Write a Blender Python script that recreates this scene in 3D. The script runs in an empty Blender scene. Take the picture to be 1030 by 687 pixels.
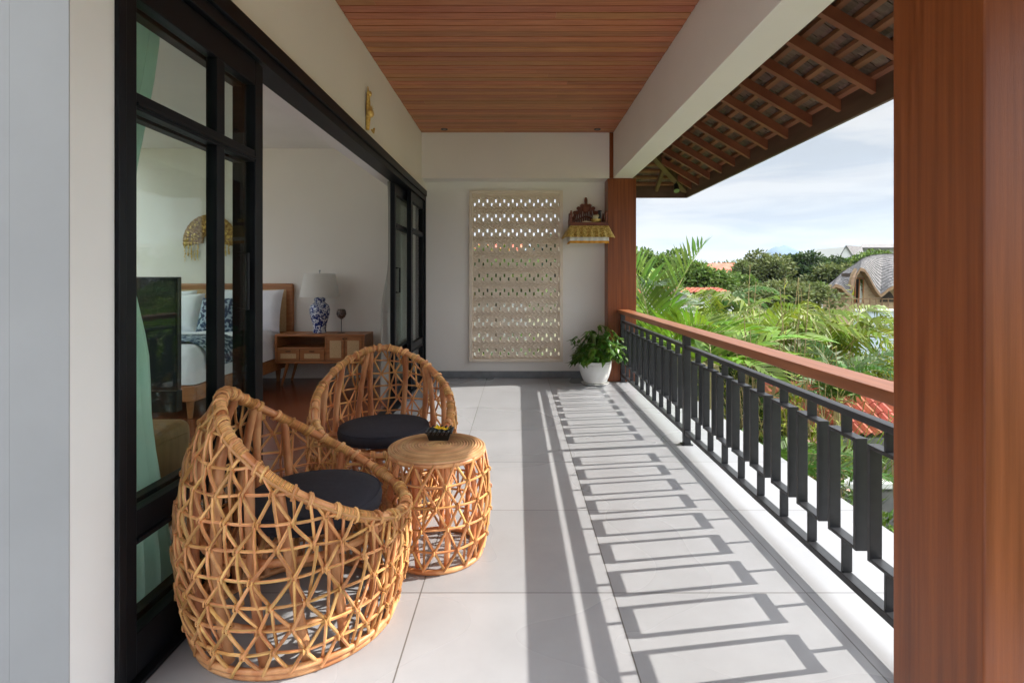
import bpy, math, random
from mathutils import Vector, Matrix, noise
R = math.radians
PI = math.pi
sc = bpy.context.scene
C = sc.collection

# ------------------------------------------------------------------ camera, sky, sun, exposure
cam_d = bpy.data.cameras.new('camera')
cam = bpy.data.objects.new('camera', cam_d); C.objects.link(cam)
cam.location = (0, 0, 1.3); cam.rotation_euler = (R(90), 0, 0)
cam_d.sensor_width = 36; cam_d.lens = 36*541/1030
cam_d.shift_x = -5.5/1030; cam_d.shift_y = -62.5/1030
cam_d.clip_start = 0.05; cam_d.clip_end = 12000
sc.camera = cam
sc.view_settings.view_transform = 'Standard'; sc.view_settings.look = 'None'
sc.view_settings.exposure = 1.34; sc.view_settings.gamma = 1
sc.view_settings.use_curve_mapping = False

SUN = Vector((1.355, .213, 1.0)).normalized()
SUN_EL = math.asin(SUN.z); SUN_AZ = math.atan2(SUN.x, SUN.y)
sl = bpy.data.lights.new('sun', 'SUN'); sl.energy = 3.3; sl.angle = R(.4); sl.color = (1, .93, .84)
so = bpy.data.objects.new('sun', sl); C.objects.link(so); so.rotation_euler = (-SUN).to_track_quat('-Z', 'Y').to_euler()
so.location = (8, 2, 8)

w = bpy.data.worlds.new('World'); sc.world = w; w.use_nodes = True
nt = w.node_tree; nt.nodes.clear()
def wn(t, **k):
    n = nt.nodes.new(t)
    for a, b in k.items(): setattr(n, a, b)
    return n
sky = wn('ShaderNodeTexSky', sky_type='NISHITA'); sky.sun_disc = False
sky.sun_elevation = SUN_EL; sky.sun_rotation = SUN_AZ; sky.air_density = 1.0; sky.dust_density = 1.6
tc = wn('ShaderNodeTexCoord')
mp = wn('ShaderNodeMapping'); mp.inputs['Scale'].default_value = (1.6, 1.6, 11.0)
nz = wn('ShaderNodeTexNoise'); nz.inputs['Scale'].default_value = 1.5; nz.inputs['Detail'].default_value = 7; nz.inputs['Roughness'].default_value = .55
nz.inputs['Distortion'].default_value = .5
cr = wn('ShaderNodeValToRGB'); cr.color_ramp.elements[0].position = .36; cr.color_ramp.elements[0].color = (.94, .94, .94, 1)
cr.color_ramp.elements[1].position = .60; cr.color_ramp.elements[1].color = (1, 1, 1, 1)
mx = wn('ShaderNodeMixRGB'); mx.inputs['Color2'].default_value = (5.0, 5.25, 5.6, 1)
bg = wn('ShaderNodeBackground'); bg.inputs['Strength'].default_value = .085
ow = wn('ShaderNodeOutputWorld')
L = nt.links.new
nz2 = wn('ShaderNodeTexNoise'); nz2.inputs['Scale'].default_value = 2.6; nz2.inputs['Detail'].default_value = 6; nz2.inputs['Distortion'].default_value = .3
cr2 = wn('ShaderNodeValToRGB'); cr2.color_ramp.elements[0].position = .38; cr2.color_ramp.elements[0].color = (.72, .78, .85, 1)
cr2.color_ramp.elements[1].position = .58; cr2.color_ramp.elements[1].color = (1, 1, 1, 1)
vs_ = wn('ShaderNodeVectorMath', operation='SCALE'); vs_.inputs['Scale'].default_value = 3.6
L(mp.outputs[0], nz2.inputs['Vector']); L(nz2.outputs['Fac'], cr2.inputs[0]); L(cr2.outputs[0], vs_.inputs[0]); L(vs_.outputs[0], mx.inputs['Color2'])
L(tc.outputs['Generated'], mp.inputs['Vector']); L(mp.outputs[0], nz.inputs['Vector']); L(nz.outputs['Fac'], cr.inputs[0])
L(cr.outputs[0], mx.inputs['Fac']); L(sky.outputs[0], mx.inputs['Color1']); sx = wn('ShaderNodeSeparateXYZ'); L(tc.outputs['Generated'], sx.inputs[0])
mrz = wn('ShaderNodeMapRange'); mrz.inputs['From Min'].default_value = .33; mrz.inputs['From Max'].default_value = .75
mrz.inputs['To Min'].default_value = 1.0; mrz.inputs['To Max'].default_value = 7.0   # sky above the view boosted to add fill light
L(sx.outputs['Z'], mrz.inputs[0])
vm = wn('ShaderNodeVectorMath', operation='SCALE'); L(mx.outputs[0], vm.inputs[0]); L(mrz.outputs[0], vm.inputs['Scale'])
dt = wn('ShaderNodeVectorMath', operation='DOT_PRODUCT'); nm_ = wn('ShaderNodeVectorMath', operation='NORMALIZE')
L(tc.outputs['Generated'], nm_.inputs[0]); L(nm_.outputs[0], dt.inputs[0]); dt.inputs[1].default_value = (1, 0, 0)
mrs = wn('ShaderNodeMapRange'); mrs.inputs['From Min'].default_value = .64; mrs.inputs['From Max'].default_value = .92   # sky on the right, outside the view, boosted as fill
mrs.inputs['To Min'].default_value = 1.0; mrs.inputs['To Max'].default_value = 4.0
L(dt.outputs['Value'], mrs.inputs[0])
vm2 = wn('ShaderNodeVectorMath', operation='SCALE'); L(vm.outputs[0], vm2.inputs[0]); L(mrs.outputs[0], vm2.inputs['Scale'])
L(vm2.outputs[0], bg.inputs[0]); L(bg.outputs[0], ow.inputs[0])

try:
    sc.cycles.max_bounces = 10; sc.cycles.transparent_max_bounces = 24; sc.cycles.diffuse_bounces = 8
    sc.cycles.sample_clamp_indirect = 6; sc.cycles.use_denoising = True
    sc.cycles.volume_bounces = 0; sc.cycles.caustics_reflective = False; sc.cycles.caustics_refractive = False
except Exception: pass

random.seed(11)
rnd = random.random
def U(a, b): return a + (b-a)*rnd()

# ------------------------------------------------------------------ materials
def mat(name, col, rough=.6, metal=0, col2=None, scale=6, stretch=(1, 1, 1), bump=0, bscale=60, spec=.5, coat=0,
        island=0, trans=0, detail=5, emit=None, contrast=(.35, .65), coord='Object', rvar=0):
    m = bpy.data.materials.new(name); m.use_nodes = True
    n = m.node_tree.nodes; l = m.node_tree.links.new
    b = n['Principled BSDF']; out = n['Material Output']
    b.inputs['Roughness'].default_value = rough; b.inputs['Metallic'].default_value = metal
    b.inputs['Specular IOR Level'].default_value = spec
    if coat: b.inputs['Coat Weight'].default_value = coat; b.inputs['Coat Roughness'].default_value = .12
    src = None
    if col2 is not None or bump or rvar:
        t = n.new('ShaderNodeTexCoord'); mpn = n.new('ShaderNodeMapping'); mpn.inputs['Scale'].default_value = stretch
        l(t.outputs[coord], mpn.inputs['Vector'])
    if col2 is not None:
        ns = n.new('ShaderNodeTexNoise'); ns.inputs['Scale'].default_value = scale; ns.inputs['Detail'].default_value = detail
        l(mpn.outputs[0], ns.inputs['Vector'])
        rp = n.new('ShaderNodeValToRGB'); rp.color_ramp.elements[0].position = contrast[0]; rp.color_ramp.elements[1].position = contrast[1]
        rp.color_ramp.elements[0].color = (*col, 1); rp.color_ramp.elements[1].color = (*col2, 1)
        l(ns.outputs['Fac'], rp.inputs[0]); src = rp.outputs[0]
        if rvar:
            mr = n.new('ShaderNodeMapRange'); mr.inputs['To Min'].default_value = rough-rvar; mr.inputs['To Max'].default_value = rough+rvar
            mr.inputs['From Min'].default_value = .3; mr.inputs['From Max'].default_value = .7
            l(ns.outputs['Fac'], mr.inputs[0]); l(mr.outputs[0], b.inputs['Roughness'])
    else:
        b.inputs['Base Color'].default_value = (*col, 1)
    if island:
        g = n.new('ShaderNodeNewGeometry'); hs = n.new('ShaderNodeHueSaturation')
        m1 = n.new('ShaderNodeMapRange'); m1.inputs['To Min'].default_value = 1-island; m1.inputs['To Max'].default_value = 1+island
        l(g.outputs['Random Per Island'], m1.inputs[0]); l(m1.outputs[0], hs.inputs['Value'])
        m2 = n.new('ShaderNodeMapRange'); m2.inputs['To Min'].default_value = .5-island*.06; m2.inputs['To Max'].default_value = .5+island*.06
        mu = n.new('ShaderNodeMath'); mu.operation = 'MULTIPLY'; mu.inputs[1].default_value = 7.31
        fr = n.new('ShaderNodeMath'); fr.operation = 'FRACT'
        l(g.outputs['Random Per Island'], mu.inputs[0]); l(mu.outputs[0], fr.inputs[0]); l(fr.outputs[0], m2.inputs[0]); l(m2.outputs[0], hs.inputs['Hue'])
        if src: l(src, hs.inputs['Color'])
        else: hs.inputs['Color'].default_value = (*col, 1)
        src = hs.outputs[0]
    if src: l(src, b.inputs['Base Color'])
    if bump:
        nb = n.new('ShaderNodeTexNoise'); nb.inputs['Scale'].default_value = bscale; nb.inputs['Detail'].default_value = 4
        l(mpn.outputs[0], nb.inputs['Vector'])
        bp = n.new('ShaderNodeBump'); bp.inputs['Strength'].default_value = bump; bp.inputs['Distance'].default_value = .01
        l(nb.outputs['Fac'], bp.inputs['Height']); l(bp.outputs[0], b.inputs['Normal'])
    if trans:
        tr = n.new('ShaderNodeBsdfTranslucent'); mxs = n.new('ShaderNodeMixShader'); mxs.inputs[0].default_value = trans
        if src: l(src, tr.inputs[0])
        else: tr.inputs[0].default_value = (*col, 1)
        l(b.outputs[0], mxs.inputs[1]); l(tr.outputs[0], mxs.inputs[2]); l(mxs.outputs[0], out.inputs[0])
    if emit:
        b.inputs['Emission Color'].default_value = (*col, 1); b.inputs['Emission Strength'].default_value = emit
    return m

def glass_mat(name, tint):
    m = bpy.data.materials.new(name); m.use_nodes = True
    n = m.node_tree.nodes; l = m.node_tree.links.new; n.clear()
    t = n.new('ShaderNodeBsdfTransparent'); t.inputs[0].default_value = (*tint, 1)
    g = n.new('ShaderNodeBsdfGlossy'); g.inputs['Roughness'].default_value = .02
    mxs = n.new('ShaderNodeMixShader'); o = n.new('ShaderNodeOutputMaterial')
    lw_ = n.new('ShaderNodeLayerWeight'); lw_.inputs[0].default_value = .5
    pw = n.new('ShaderNodeMath'); pw.operation = 'POWER'; pw.inputs[1].default_value = 5
    ma = n.new('ShaderNodeMath'); ma.operation = 'MULTIPLY_ADD'; ma.inputs[1].default_value = .5; ma.inputs[2].default_value = .02
    l(lw_.outputs['Facing'], pw.inputs[0]); l(pw.outputs[0], ma.inputs[0]); l(ma.outputs[0], mxs.inputs[0]); l(t.outputs[0], mxs.inputs[1]); l(g.outputs[0], mxs.inputs[2]); l(mxs.outputs[0], o.inputs[0])
    return m

def tile_mat():
    m = bpy.data.materials.new('porcelain_tile'); m.use_nodes = True
    n = m.node_tree.nodes; l = m.node_tree.links.new; b = n['Principled BSDF']
    t = n.new('ShaderNodeTexCoord'); mpn = n.new('ShaderNodeMapping')
    mpn.inputs['Location'].default_value = (.402+8, -2.233+8, 0)
    l(t.outputs['Object'], mpn.inputs['Vector'])
    bk = n.new('ShaderNodeTexBrick'); bk.offset = 0; bk.squash = 1
    bk.inputs['Scale'].default_value = 1; bk.inputs['Mortar Size'].default_value = .0032; bk.inputs['Mortar Smooth'].default_value = .3
    bk.inputs['Brick Width'].default_value = .8; bk.inputs['Row Height'].default_value = .8; bk.inputs['Bias'].default_value = 0
    bk.inputs['Color1'].default_value = (.315, .325, .342, 1); bk.inputs['Color2'].default_value = (.35, .358, .375, 1); bk.inputs['Mortar'].default_value = (.14, .135, .13, 1)
    l(mpn.outputs[0], bk.inputs['Vector'])
    ns = n.new('ShaderNodeTexNoise'); ns.inputs['Scale'].default_value = 2.2; ns.inputs['Detail'].default_value = 8; ns.inputs['Roughness'].default_value = .65
    l(t.outputs['Object'], ns.inputs['Vector'])
    mr = n.new('ShaderNodeMapRange'); mr.inputs['From Min'].default_value = .3; mr.inputs['From Max'].default_value = .7; mr.inputs['To Min'].default_value = .90; mr.inputs['To Max'].default_value = 1.05
    l(ns.outputs['Fac'], mr.inputs[0])
    hs = n.new('ShaderNodeHueSaturation'); l(bk.outputs['Color'], hs.inputs['Color']); l(mr.outputs[0], hs.inputs['Value']); l(hs.outputs[0], b.inputs['Base Color'])
    n2 = n.new('ShaderNodeTexNoise'); n2.inputs['Scale'].default_value = 1.1; n2.inputs['Detail'].default_value = 1; l(t.outputs['Object'], n2.inputs['Vector'])
    mr2 = n.new('ShaderNodeMapRange'); mr2.inputs['From Min'].default_value = .2; mr2.inputs['From Max'].default_value = .8; mr2.inputs['To Min'].default_value = .25; mr2.inputs['To Max'].default_value = .31
    l(n2.outputs['Fac'], mr2.inputs[0]); l(mr2.outputs[0], b.inputs['Roughness'])
    b.inputs['Specular IOR Level'].default_value = .42
    bp = n.new('ShaderNodeBump'); bp.inputs['Strength'].default_value = .25; bp.inputs['Distance'].default_value = .002; bp.invert = True
    l(bk.outputs['Fac'], bp.inputs['Height']); l(bp.outputs[0], b.inputs['Normal'])
    return m

def porcelain_blue():
    m = bpy.data.materials.new('blue_white_porcelain'); m.use_nodes = True
    n = m.node_tree.nodes; l = m.node_tree.links.new; b = n['Principled BSDF']
    t = n.new('ShaderNodeTexCoord'); v = n.new('ShaderNodeTexNoise'); v.inputs['Scale'].default_value = 26; v.inputs['Detail'].default_value = 2.5; v.inputs['Distortion'].default_value = 1.4
    l(t.outputs['Object'], v.inputs['Vector'])
    r = n.new('ShaderNodeValToRGB'); r.color_ramp.elements[0].position = .49; r.color_ramp.elements[0].color = (.012, .03, .17, 1)
    r.color_ramp.elements[1].position = .53; r.color_ramp.elements[1].color = (.62, .66, .74, 1)
    l(v.outputs['Fac'], r.inputs[0]); l(r.outputs[0], b.inputs['Base Color']); b.inputs['Roughness'].default_value = .12
    return m

M = {}
M['tile'] = tile_mat()
M['wall'] = mat('painted_wall', (.81, .785, .745), .7, col2=(.84, .815, .775), scale=1.3, bump=.06, bscale=120)
M['wall_room'] = mat('room_wall_paint', (.80, .765, .71), .8, col2=(.83, .80, .75), scale=1.1)
M['white'] = mat('white_paint', (.78, .78, .77), .65, col2=(.82, .82, .81), scale=2)
M['beam'] = mat('beam_paint', (.80, .78, .75), .65, col2=(.83, .81, .78), scale=1.5, bump=.05, bscale=140)
M['pier'] = mat('shaded_pier_paint', (.30, .305, .31), .7, col2=(.33, .335, .34), scale=2)  # shade on the white pier's front put into a darker colour
M['skirt'] = mat('grey_stone_skirting', (.16, .175, .19), .4, col2=(.21, .225, .24), scale=9)
M['teak'] = mat('teak_column', (.15, .036, .009), .34, col2=(.29, .082, .022), scale=4.5, stretch=(9, 9, .28), detail=12, contrast=(.3, .72), bump=.08, bscale=110, spec=.4, rvar=.06)
M['teak_h'] = mat('teak_handrail', (.25, .082, .028), .36, col2=(.34, .12, .046), scale=4, stretch=(9, .5, 9), bump=.04, bscale=80)
M['ceil'] = mat('ceiling_plank', (.36, .132, .058), .42, col2=(.50, .20, .092), scale=5, stretch=(.7, 12, 4), island=.20)
M['rafter'] = mat('rafter_wood', (.17, .052, .024), .5, col2=(.24, .085, .038), scale=4, stretch=(1, 1, 1), island=.18)
M['rafter_old'] = mat('greenish_old_wood', (.13, .080, .040), .6, col2=(.18, .115, .055), scale=5)
M['batten'] = mat('batten_wood', (.18, .070, .035), .55, col2=(.25, .105, .052), scale=5, stretch=(3, .6, 3), island=.15)
M['shing'] = mat('shingle_underside', (.10, .058, .043), .6, col2=(.16, .11, .085), scale=6, stretch=(1, 6, 1), island=.35)
M['fascia'] = mat('dark_fascia', (.075, .038, .026), .5, col2=(.11, .055, .038), scale=5, stretch=(1, .4, 3))
M['black'] = mat('black_powdercoat', (.016, .017, .020), .38, col2=(.022, .023, .026), scale=30, spec=.5)
M['blackf'] = mat('black_window_frame', (.005, .006, .008), .4, col2=(.008, .009, .011), scale=12, spec=.15)
M['glass'] = glass_mat('clear_door_glass', (.93, .97, .95))
M['rattan'] = mat('rattan_cane', (.46, .21, .070), .5, col2=(.70, .385, .155), scale=14, island=.28, bump=.12, bscale=70, spec=.4)
M['cane'] = mat('thick_rattan_pole', (.47, .20, .068), .46, col2=(.70, .385, .16), scale=11, stretch=(1, 1, .5), island=.22, contrast=(.42, .58), bump=.1, bscale=50)
M['coil'] = mat('coiled_rattan_top', (.42, .23, .10), .45, col2=(.56, .34, .17), scale=12, island=.22)
M['navy'] = mat('dark_navy_cushion_fabric', (.010, .011, .020), .85, col2=(.016, .017, .028), scale=40, bump=.25, bscale=350)
M['roomfloor'] = mat('dark_red_wood_floor', (.11, .030, .014), .22, col2=(.19, .055, .024), scale=4, stretch=(1, 9, 1))
M['oak'] = mat('honey_wood', (.28, .100, .028), .42, col2=(.37, .15, .048), scale=5, stretch=(.6, 4, 8))
M['oakdark'] = mat('shelf_interior_wood', (.27, .11, .035), .5, col2=(.34, .15, .05), scale=5)
M['canew'] = mat('woven_cane_webbing', (.48, .31, .15), .7, col2=(.60, .42, .23), scale=120, detail=1)
M['console'] = mat('brown_console_wood', (.26, .15, .06), .45, col2=(.34, .20, .085), scale=5, stretch=(5, 5, .7))
M['linen'] = mat('white_bed_linen', (.70, .71, .76), .85, col2=(.76, .77, .81), scale=7, bump=.5, bscale=9)
M['batik'] = mat('blue_batik_fabric', (.018, .045, .10), .85, col2=(.36, .43, .50), scale=26, detail=2, contrast=(.50, .56))
M['shade'] = mat('white_lamp_shade', (.88, .87, .84), .8, trans=.5)
M['blueware'] = porcelain_blue()
M['tv'] = mat('dark_glossy_screen', (.004, .010, .012), .55, spec=.2)
M['tvb'] = mat('tv_plastic', (.006, .007, .008), .4)
M['gold'] = mat('gold_metal', (.62, .40, .10), .32, metal=.9, col2=(.85, .62, .22), scale=60, bump=.8, bscale=90)
M['goldfan'] = mat('aged_gold', (.26, .13, .04), .5, metal=.5, col2=(.50, .33, .10), scale=30, bump=1, bscale=60)
M['goldcloth'] = mat('gold_brocade_cloth', (.38, .25, .04), .42, metal=.45, col2=(.78, .60, .20), scale=55, bump=.8, bscale=70, detail=2)
M['yellow'] = mat('yellow_petal', (.85, .60, .02), .6)
M['orange'] = mat('orange_trim', (.75, .35, .02), .6)
M['cream'] = mat('cream_offering', (.72, .65, .42), .6)
M['carved'] = mat('carved_dark_red_wood', (.12, .030, .014), .4, col2=(.20, .055, .022), scale=30)
M['screen'] = mat('limestone_screen', (.76, .67, .55), .8, col2=(.82, .73, .61), scale=7, bump=.15, bscale=90)
M['pot'] = mat('white_glazed_pot', (.74, .74, .72), .3, col2=(.78, .78, .76), scale=10)
M['soil'] = mat('potting_soil', (.04, .026, .016), .95)
M['stem'] = mat('green_stem', (.14, .20, .05), .6)
M['bark'] = mat('tree_bark', (.10, .075, .05), .9, col2=(.17, .13, .09), scale=8, stretch=(1, 1, .3))
M['palmtrunk'] = mat('palm_stem', (.30, .27, .12), .6, col2=(.42, .36, .18), scale=5, stretch=(1, 1, 5))
M['steel'] = mat('grey_steel', (.3, .3, .3), .35, metal=.8)
M['curt'] = mat('sheer_mint_curtain', (.64, .82, .74), .9, trans=.5)
M['curtg'] = mat('sheer_grey_curtain', (.42, .40, .37), .9, trans=.4)
M['lamp'] = mat('downlight_ring', (.03, .03, .03), .4)
def leafm(name, c1, c2, island=.4, trans=.3, rough=.55):
    c1 = tuple(q*.82 for q in c1); c2 = tuple(q*.82 for q in c2)
    return mat(name, c1, rough, col2=c2, scale=.9, island=island, trans=trans, spec=.25)
M['palm'] = leafm('palm_leaf_bright', (.095, .20, .014), (.18, .29, .025))
M['palm2'] = leafm('palm_leaf_deep', (.045, .115, .014), (.085, .165, .025))
M['silver'] = leafm('silver_palm_leaf', (.17, .24, .15), (.27, .34, .24), .25, .2)
M['areca'] = leafm('areca_leaf', (.11, .18, .014), (.20, .26, .03))
M['lime'] = leafm('lime_shrub_leaf', (.18, .24, .02), (.32, .36, .035))
M['green'] = leafm('mid_green_leaf', (.050, .105, .014), (.10, .165, .025))
M['dark'] = leafm('dark_tree_leaf', (.028, .060, .014), (.055, .095, .022), .35, .3, .7)
M['olive'] = leafm('olive_tree_leaf', (.085, .115, .03), (.14, .165, .05), .35, .3, .7)
M['tgreen'] = leafm('fresh_tree_leaf', (.075, .14, .022), (.13, .20, .04), .35, .3, .7)
M['potleaf'] = leafm('pothos_leaf', (.07, .18, .02), (.14, .28, .04), .45, .35, .3)
M['grassy'] = leafm('grass_blade', (.10, .19, .03), (.20, .26, .06))
M['straw'] = leafm('dry_stalk', (.34, .27, .12), (.42, .34, .17), .25, .2)
M['flower'] = mat('pale_pink_flower', (.75, .45, .38), .7, island=.3)
M['ground'] = mat('garden_ground', (.055, .065, .025), .95, col2=(.10, .10, .04), scale=.35)
M['rtile'] = mat('terracotta_roof_tile', (.30, .080, .040), .85, col2=(.44, .15, .085), scale=3, island=.25)
M['conc'] = mat('stained_concrete', (.10, .10, .10), .9, col2=(.17, .165, .16), scale=4)
M['wallw'] = mat('white_garden_wall', (.42, .50, .58), .85, col2=(.50, .58, .66), scale=2)
M['greyroof'] = mat('slate_shingle', (.085, .082, .084), .9, col2=(.14, .132, .13), scale=4, island=.14)
M['bamboo'] = mat('woven_bamboo', (.36, .25, .15), .8, col2=(.48, .35, .22), scale=5, stretch=(1, 1, 3), bump=.3, bscale=25)
M['bambood'] = mat('dark_bamboo_edge', (.20, .12, .065), .7, col2=(.28, .18, .10), scale=6)
M['inside'] = mat('shaded_interior', (.06, .045, .035), .9)
M['housew'] = mat('white_render_wall', (.62, .63, .62), .8)
M['hill'] = mat('haze_blue_hill', (.04, .085, .14), .95, col2=(.055, .10, .15), scale=.01)  # bluish colour stands in for part of the distance haze

# ------------------------------------------------------------------ mesh helpers
class MB:
    def __init__(s): s.v = []; s.f = []
    def add(s, vs, fs):
        o = len(s.v); s.v.extend([tuple(p) for p in vs]); s.f.extend([tuple(i+o for i in f) for f in fs]); return s
    def box(s, x0, x1, y0, y1, z0, z1, T=None):
        vs = [(x, y, z) for z in (z0, z1) for y in (y0, y1) for x in (x0, x1)]
        if T is not None: vs = [T @ Vector(p) for p in vs]
        return s.add(vs, [(0, 2, 3, 1), (4, 5, 7, 6), (0, 1, 5, 4), (2, 6, 7, 3), (0, 4, 6, 2), (1, 3, 7, 5)])
    def tube(s, pts, r, n=6, closed=False, caps=True):
        P = [Vector(p) for p in pts]; k = len(P)
        rs = r if isinstance(r, (list, tuple)) else [r]*k
        vs = []; fs = []; up = None
        for i, p in enumerate(P):
            if closed: d = P[(i+1) % k]-P[i-1]
            else: d = P[min(i+1, k-1)]-P[max(i-1, 0)]
            if d.length < 1e-9: d = Vector((0, 0, 1))
            d.normalize()
            if up is None:
                up = Vector((0, 0, 1)) if abs(d.z) < .9 else Vector((1, 0, 0))
            a = up - d*up.dot(d)
            if a.length < 1e-5: a = d.orthogonal()
            a.normalize(); b = d.cross(a); up = a
            for j in range(n):
                t = 2*PI*j/n; vs.append(p + (a*math.cos(t)+b*math.sin(t))*rs[i])
        m = k if closed else k-1
        for i in range(m):
            i2 = (i+1) % k
            for j in range(n):
                j2 = (j+1) % n; fs.append((i*n+j, i2*n+j, i2*n+j2, i*n+j2))
        if caps and not closed:
            fs.append(tuple(range(n-1, -1, -1))); fs.append(tuple((k-1)*n+j for j in range(n)))
        return s.add(vs, fs)
    def lathe(s, prof, n=32, c=(0, 0, 0), cap=True):
        vs = []; fs = []; k = len(prof)
        for (r, z) in prof:
            for j in range(n):
                t = 2*PI*j/n; vs.append((c[0]+r*math.cos(t), c[1]+r*math.sin(t), c[2]+z))
        for i in range(k-1):
            for j in range(n):
                j2 = (j+1) % n; fs.append((i*n+j, i*n+j2, (i+1)*n+j2, (i+1)*n+j))
        if cap:
            if prof[0][0] > 1e-4: fs.append(tuple(range(n-1, -1, -1)))
            if prof[-1][0] > 1e-4: fs.append(tuple((k-1)*n+j for j in range(n)))
        return s.add(vs, fs)
    def prism(s, poly, axis, a, b):
        # poly of 2D pts extruded along axis ('x','y','z') from a to b
        def P(u, v, t): return {'x': (t, u, v), 'y': (u, t, v), 'z': (u, v, t)}[axis]
        n = len(poly)
        vs = [P(u, v, a) for u, v in poly]+[P(u, v, b) for u, v in poly]
        fs = [tuple(range(n-1, -1, -1)), tuple(range(n, 2*n))]+[(i, (i+1) % n, n+(i+1) % n, n+i) for i in range(n)]
        return s.add(vs, fs)
    def blob(s, c, r, n=1):
        c = Vector(c); rx, ry, rz = (r, r, r) if not isinstance(r, (tuple, list)) else r
        vs = [(c.x+rx, c.y, c.z), (c.x-rx, c.y, c.z), (c.x, c.y+ry, c.z), (c.x, c.y-ry, c.z), (c.x, c.y, c.z+rz), (c.x, c.y, c.z-rz)]
        return s.add(vs, [(0, 2, 4), (2, 1, 4), (1, 3, 4), (3, 0, 4), (2, 0, 5), (1, 2, 5), (3, 1, 5), (0, 3, 5)])
    def ball(s, c, r, nu=12, nv=8):
        rx, ry, rz = (r, r, r) if not isinstance(r, (tuple, list)) else r
        prof = []
        vs = []; fs = []
        for i in range(nv+1):
            ph = PI*i/nv
            for j in range(nu):
                t = 2*PI*j/nu
                vs.append((c[0]+rx*math.sin(ph)*math.cos(t), c[1]+ry*math.sin(ph)*math.sin(t), c[2]-rz*math.cos(ph)))
        for i in range(nv):
            for j in range(nu):
                j2 = (j+1) % nu; fs.append((i*nu+j, i*nu+j2, (i+1)*nu+j2, (i+1)*nu+j))
        return s.add(vs, fs)
    def leaf(s, p, d, up, l, wd, bend=0.):
        # pointed leaf of four faces with a light fold and bend
        d = d.normalized(); sd = d.cross(up)
        if sd.length < 1e-4: sd = d.orthogonal()
        sd.normalize(); nn = sd.cross(d)
        a = p; m = p+d*l*.42+nn*(.04*l); t = p+d*l-nn*bend*l
        m1 = p+d*l*.40+sd*wd*.5-nn*.02*l; m2 = p+d*l*.40-sd*wd*.5-nn*.02*l
        return s.add([a, m1, t, m2, m], [(0, 1, 4), (1, 2, 4), (4, 2, 3), (0, 4, 3)])
    def quadleaf(s, p, d, up, l, wd):
        d = d.normalized(); sd = d.cross(up)
        if sd.length < 1e-4: sd = d.orthogonal()
        sd.normalize()
        return s.add([p, p+d*l*.5+sd*wd*.5, p+d*l, p+d*l*.5-sd*wd*.5], [(0, 1, 2, 3)])
    def build(s, name, m, parent=None, smooth=False, bevel=0, seg=2, off=True):
        me = bpy.data.meshes.new(name)
        v = s.v
        if parent is not None and off:
            l = ROOT.get(root_of(parent).name, (0, 0, 0))
            if any(l): v = [(a-l[0], b-l[1], c-l[2]) for a, b, c in v]
        me.from_pydata(v, [], s.f); me.update()
        me.materials.append(m)
        if smooth:
            me.polygons.foreach_set('use_smooth', [True]*len(me.polygons))
            me.set_sharp_from_angle(angle=R(50 if smooth is True else smooth))
        o = bpy.data.objects.new(name, me); C.objects.link(o)
        if parent is not None: o.parent = parent
        if bevel:
            b = o.modifiers.new('bevel', 'BEVEL'); b.width = bevel; b.segments = seg; b.limit_method = 'ANGLE'
        return o
ROOT = {}
def root_of(o):
    while o.parent is not None: o = o.parent
    return o
def thing(name, label, cat, loc=(0, 0, 0), group=None, rz=0):
    o = bpy.data.objects.new(name, None); C.objects.link(o); o.empty_display_size = .1
    o.location = loc; o.rotation_euler = (0, 0, rz); o['label'] = label; o['category'] = cat
    if group: o['group'] = group
    ROOT[o.name] = tuple(loc); return o
def tag(o, label, cat, group=None):
    o['label'] = label; o['category'] = cat
    if group: o['group'] = group
    return o
def struct(o, kind='structure', label=None):
    o['kind'] = kind
    if label: o['label'] = label
    return o
def copy_tree(o, parent=None):
    c = o.copy(); C.objects.link(c)
    if parent is not None: c.parent = parent
    for ch in list(o.children): copy_tree(ch, c)
    return c
def BOX(*a): return MB().box(*a)

# ------------------------------------------------------------------ terrain and haze
GZ = -3.2
g = MB()
N = 48; S = 6000
ring = [0, 8, 20, 45, 90, 180, 400, 900, 1500, 2100, 2700]
vs = [(0, 0, GZ)]; fs = []
for i, r_ in enumerate(ring[1:]):
    for j in range(N):
        a = 2*PI*j/N; vs.append((r_*math.sin(a), r_*math.cos(a), GZ+(0 if r_ < 60 else noise.noise(Vector((r_*math.sin(a)*.01, r_*math.cos(a)*.01, 0)))*1.2)))
for j in range(N): fs.append((0, 1+(j+1) % N, 1+j))
for i in range(len(ring)-2):
    for j in range(N): fs.append((1+i*N+j, 1+i*N+(j+1) % N, 1+(i+1)*N+(j+1) % N, 1+(i+1)*N+j))
g.add(vs, fs)
struct(g.build('ground', M['ground']))

def mountain(name, cx, cy, halfw, peaks, depth=500, n=60, m=14):
    b = MB(); vs = []; fs = []
    for i in range(n+1):
        x = -halfw+2*halfw*i/n
        h = 0
        for (px, ph, pw) in peaks: h = max(h, ph*math.exp(-abs((x-px)/pw)**1.35))
        for j in range(m+1):
            t = -1+2*j/m
            hh = h*(1-abs(t)**1.3)+noise.noise(Vector((x*.012, t*3, 3)))*h*.10*(1-abs(t))
            vs.append((cx+x, cy+t*depth, GZ-2+hh))
    for i in range(n):
        for j in range(m):
            a = i*(m+1)+j; fs.append((a, a+m+1, a+m+2, a+1))
    b.add(vs, fs); return b.build(name, M['hill'], smooth=True)
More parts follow.
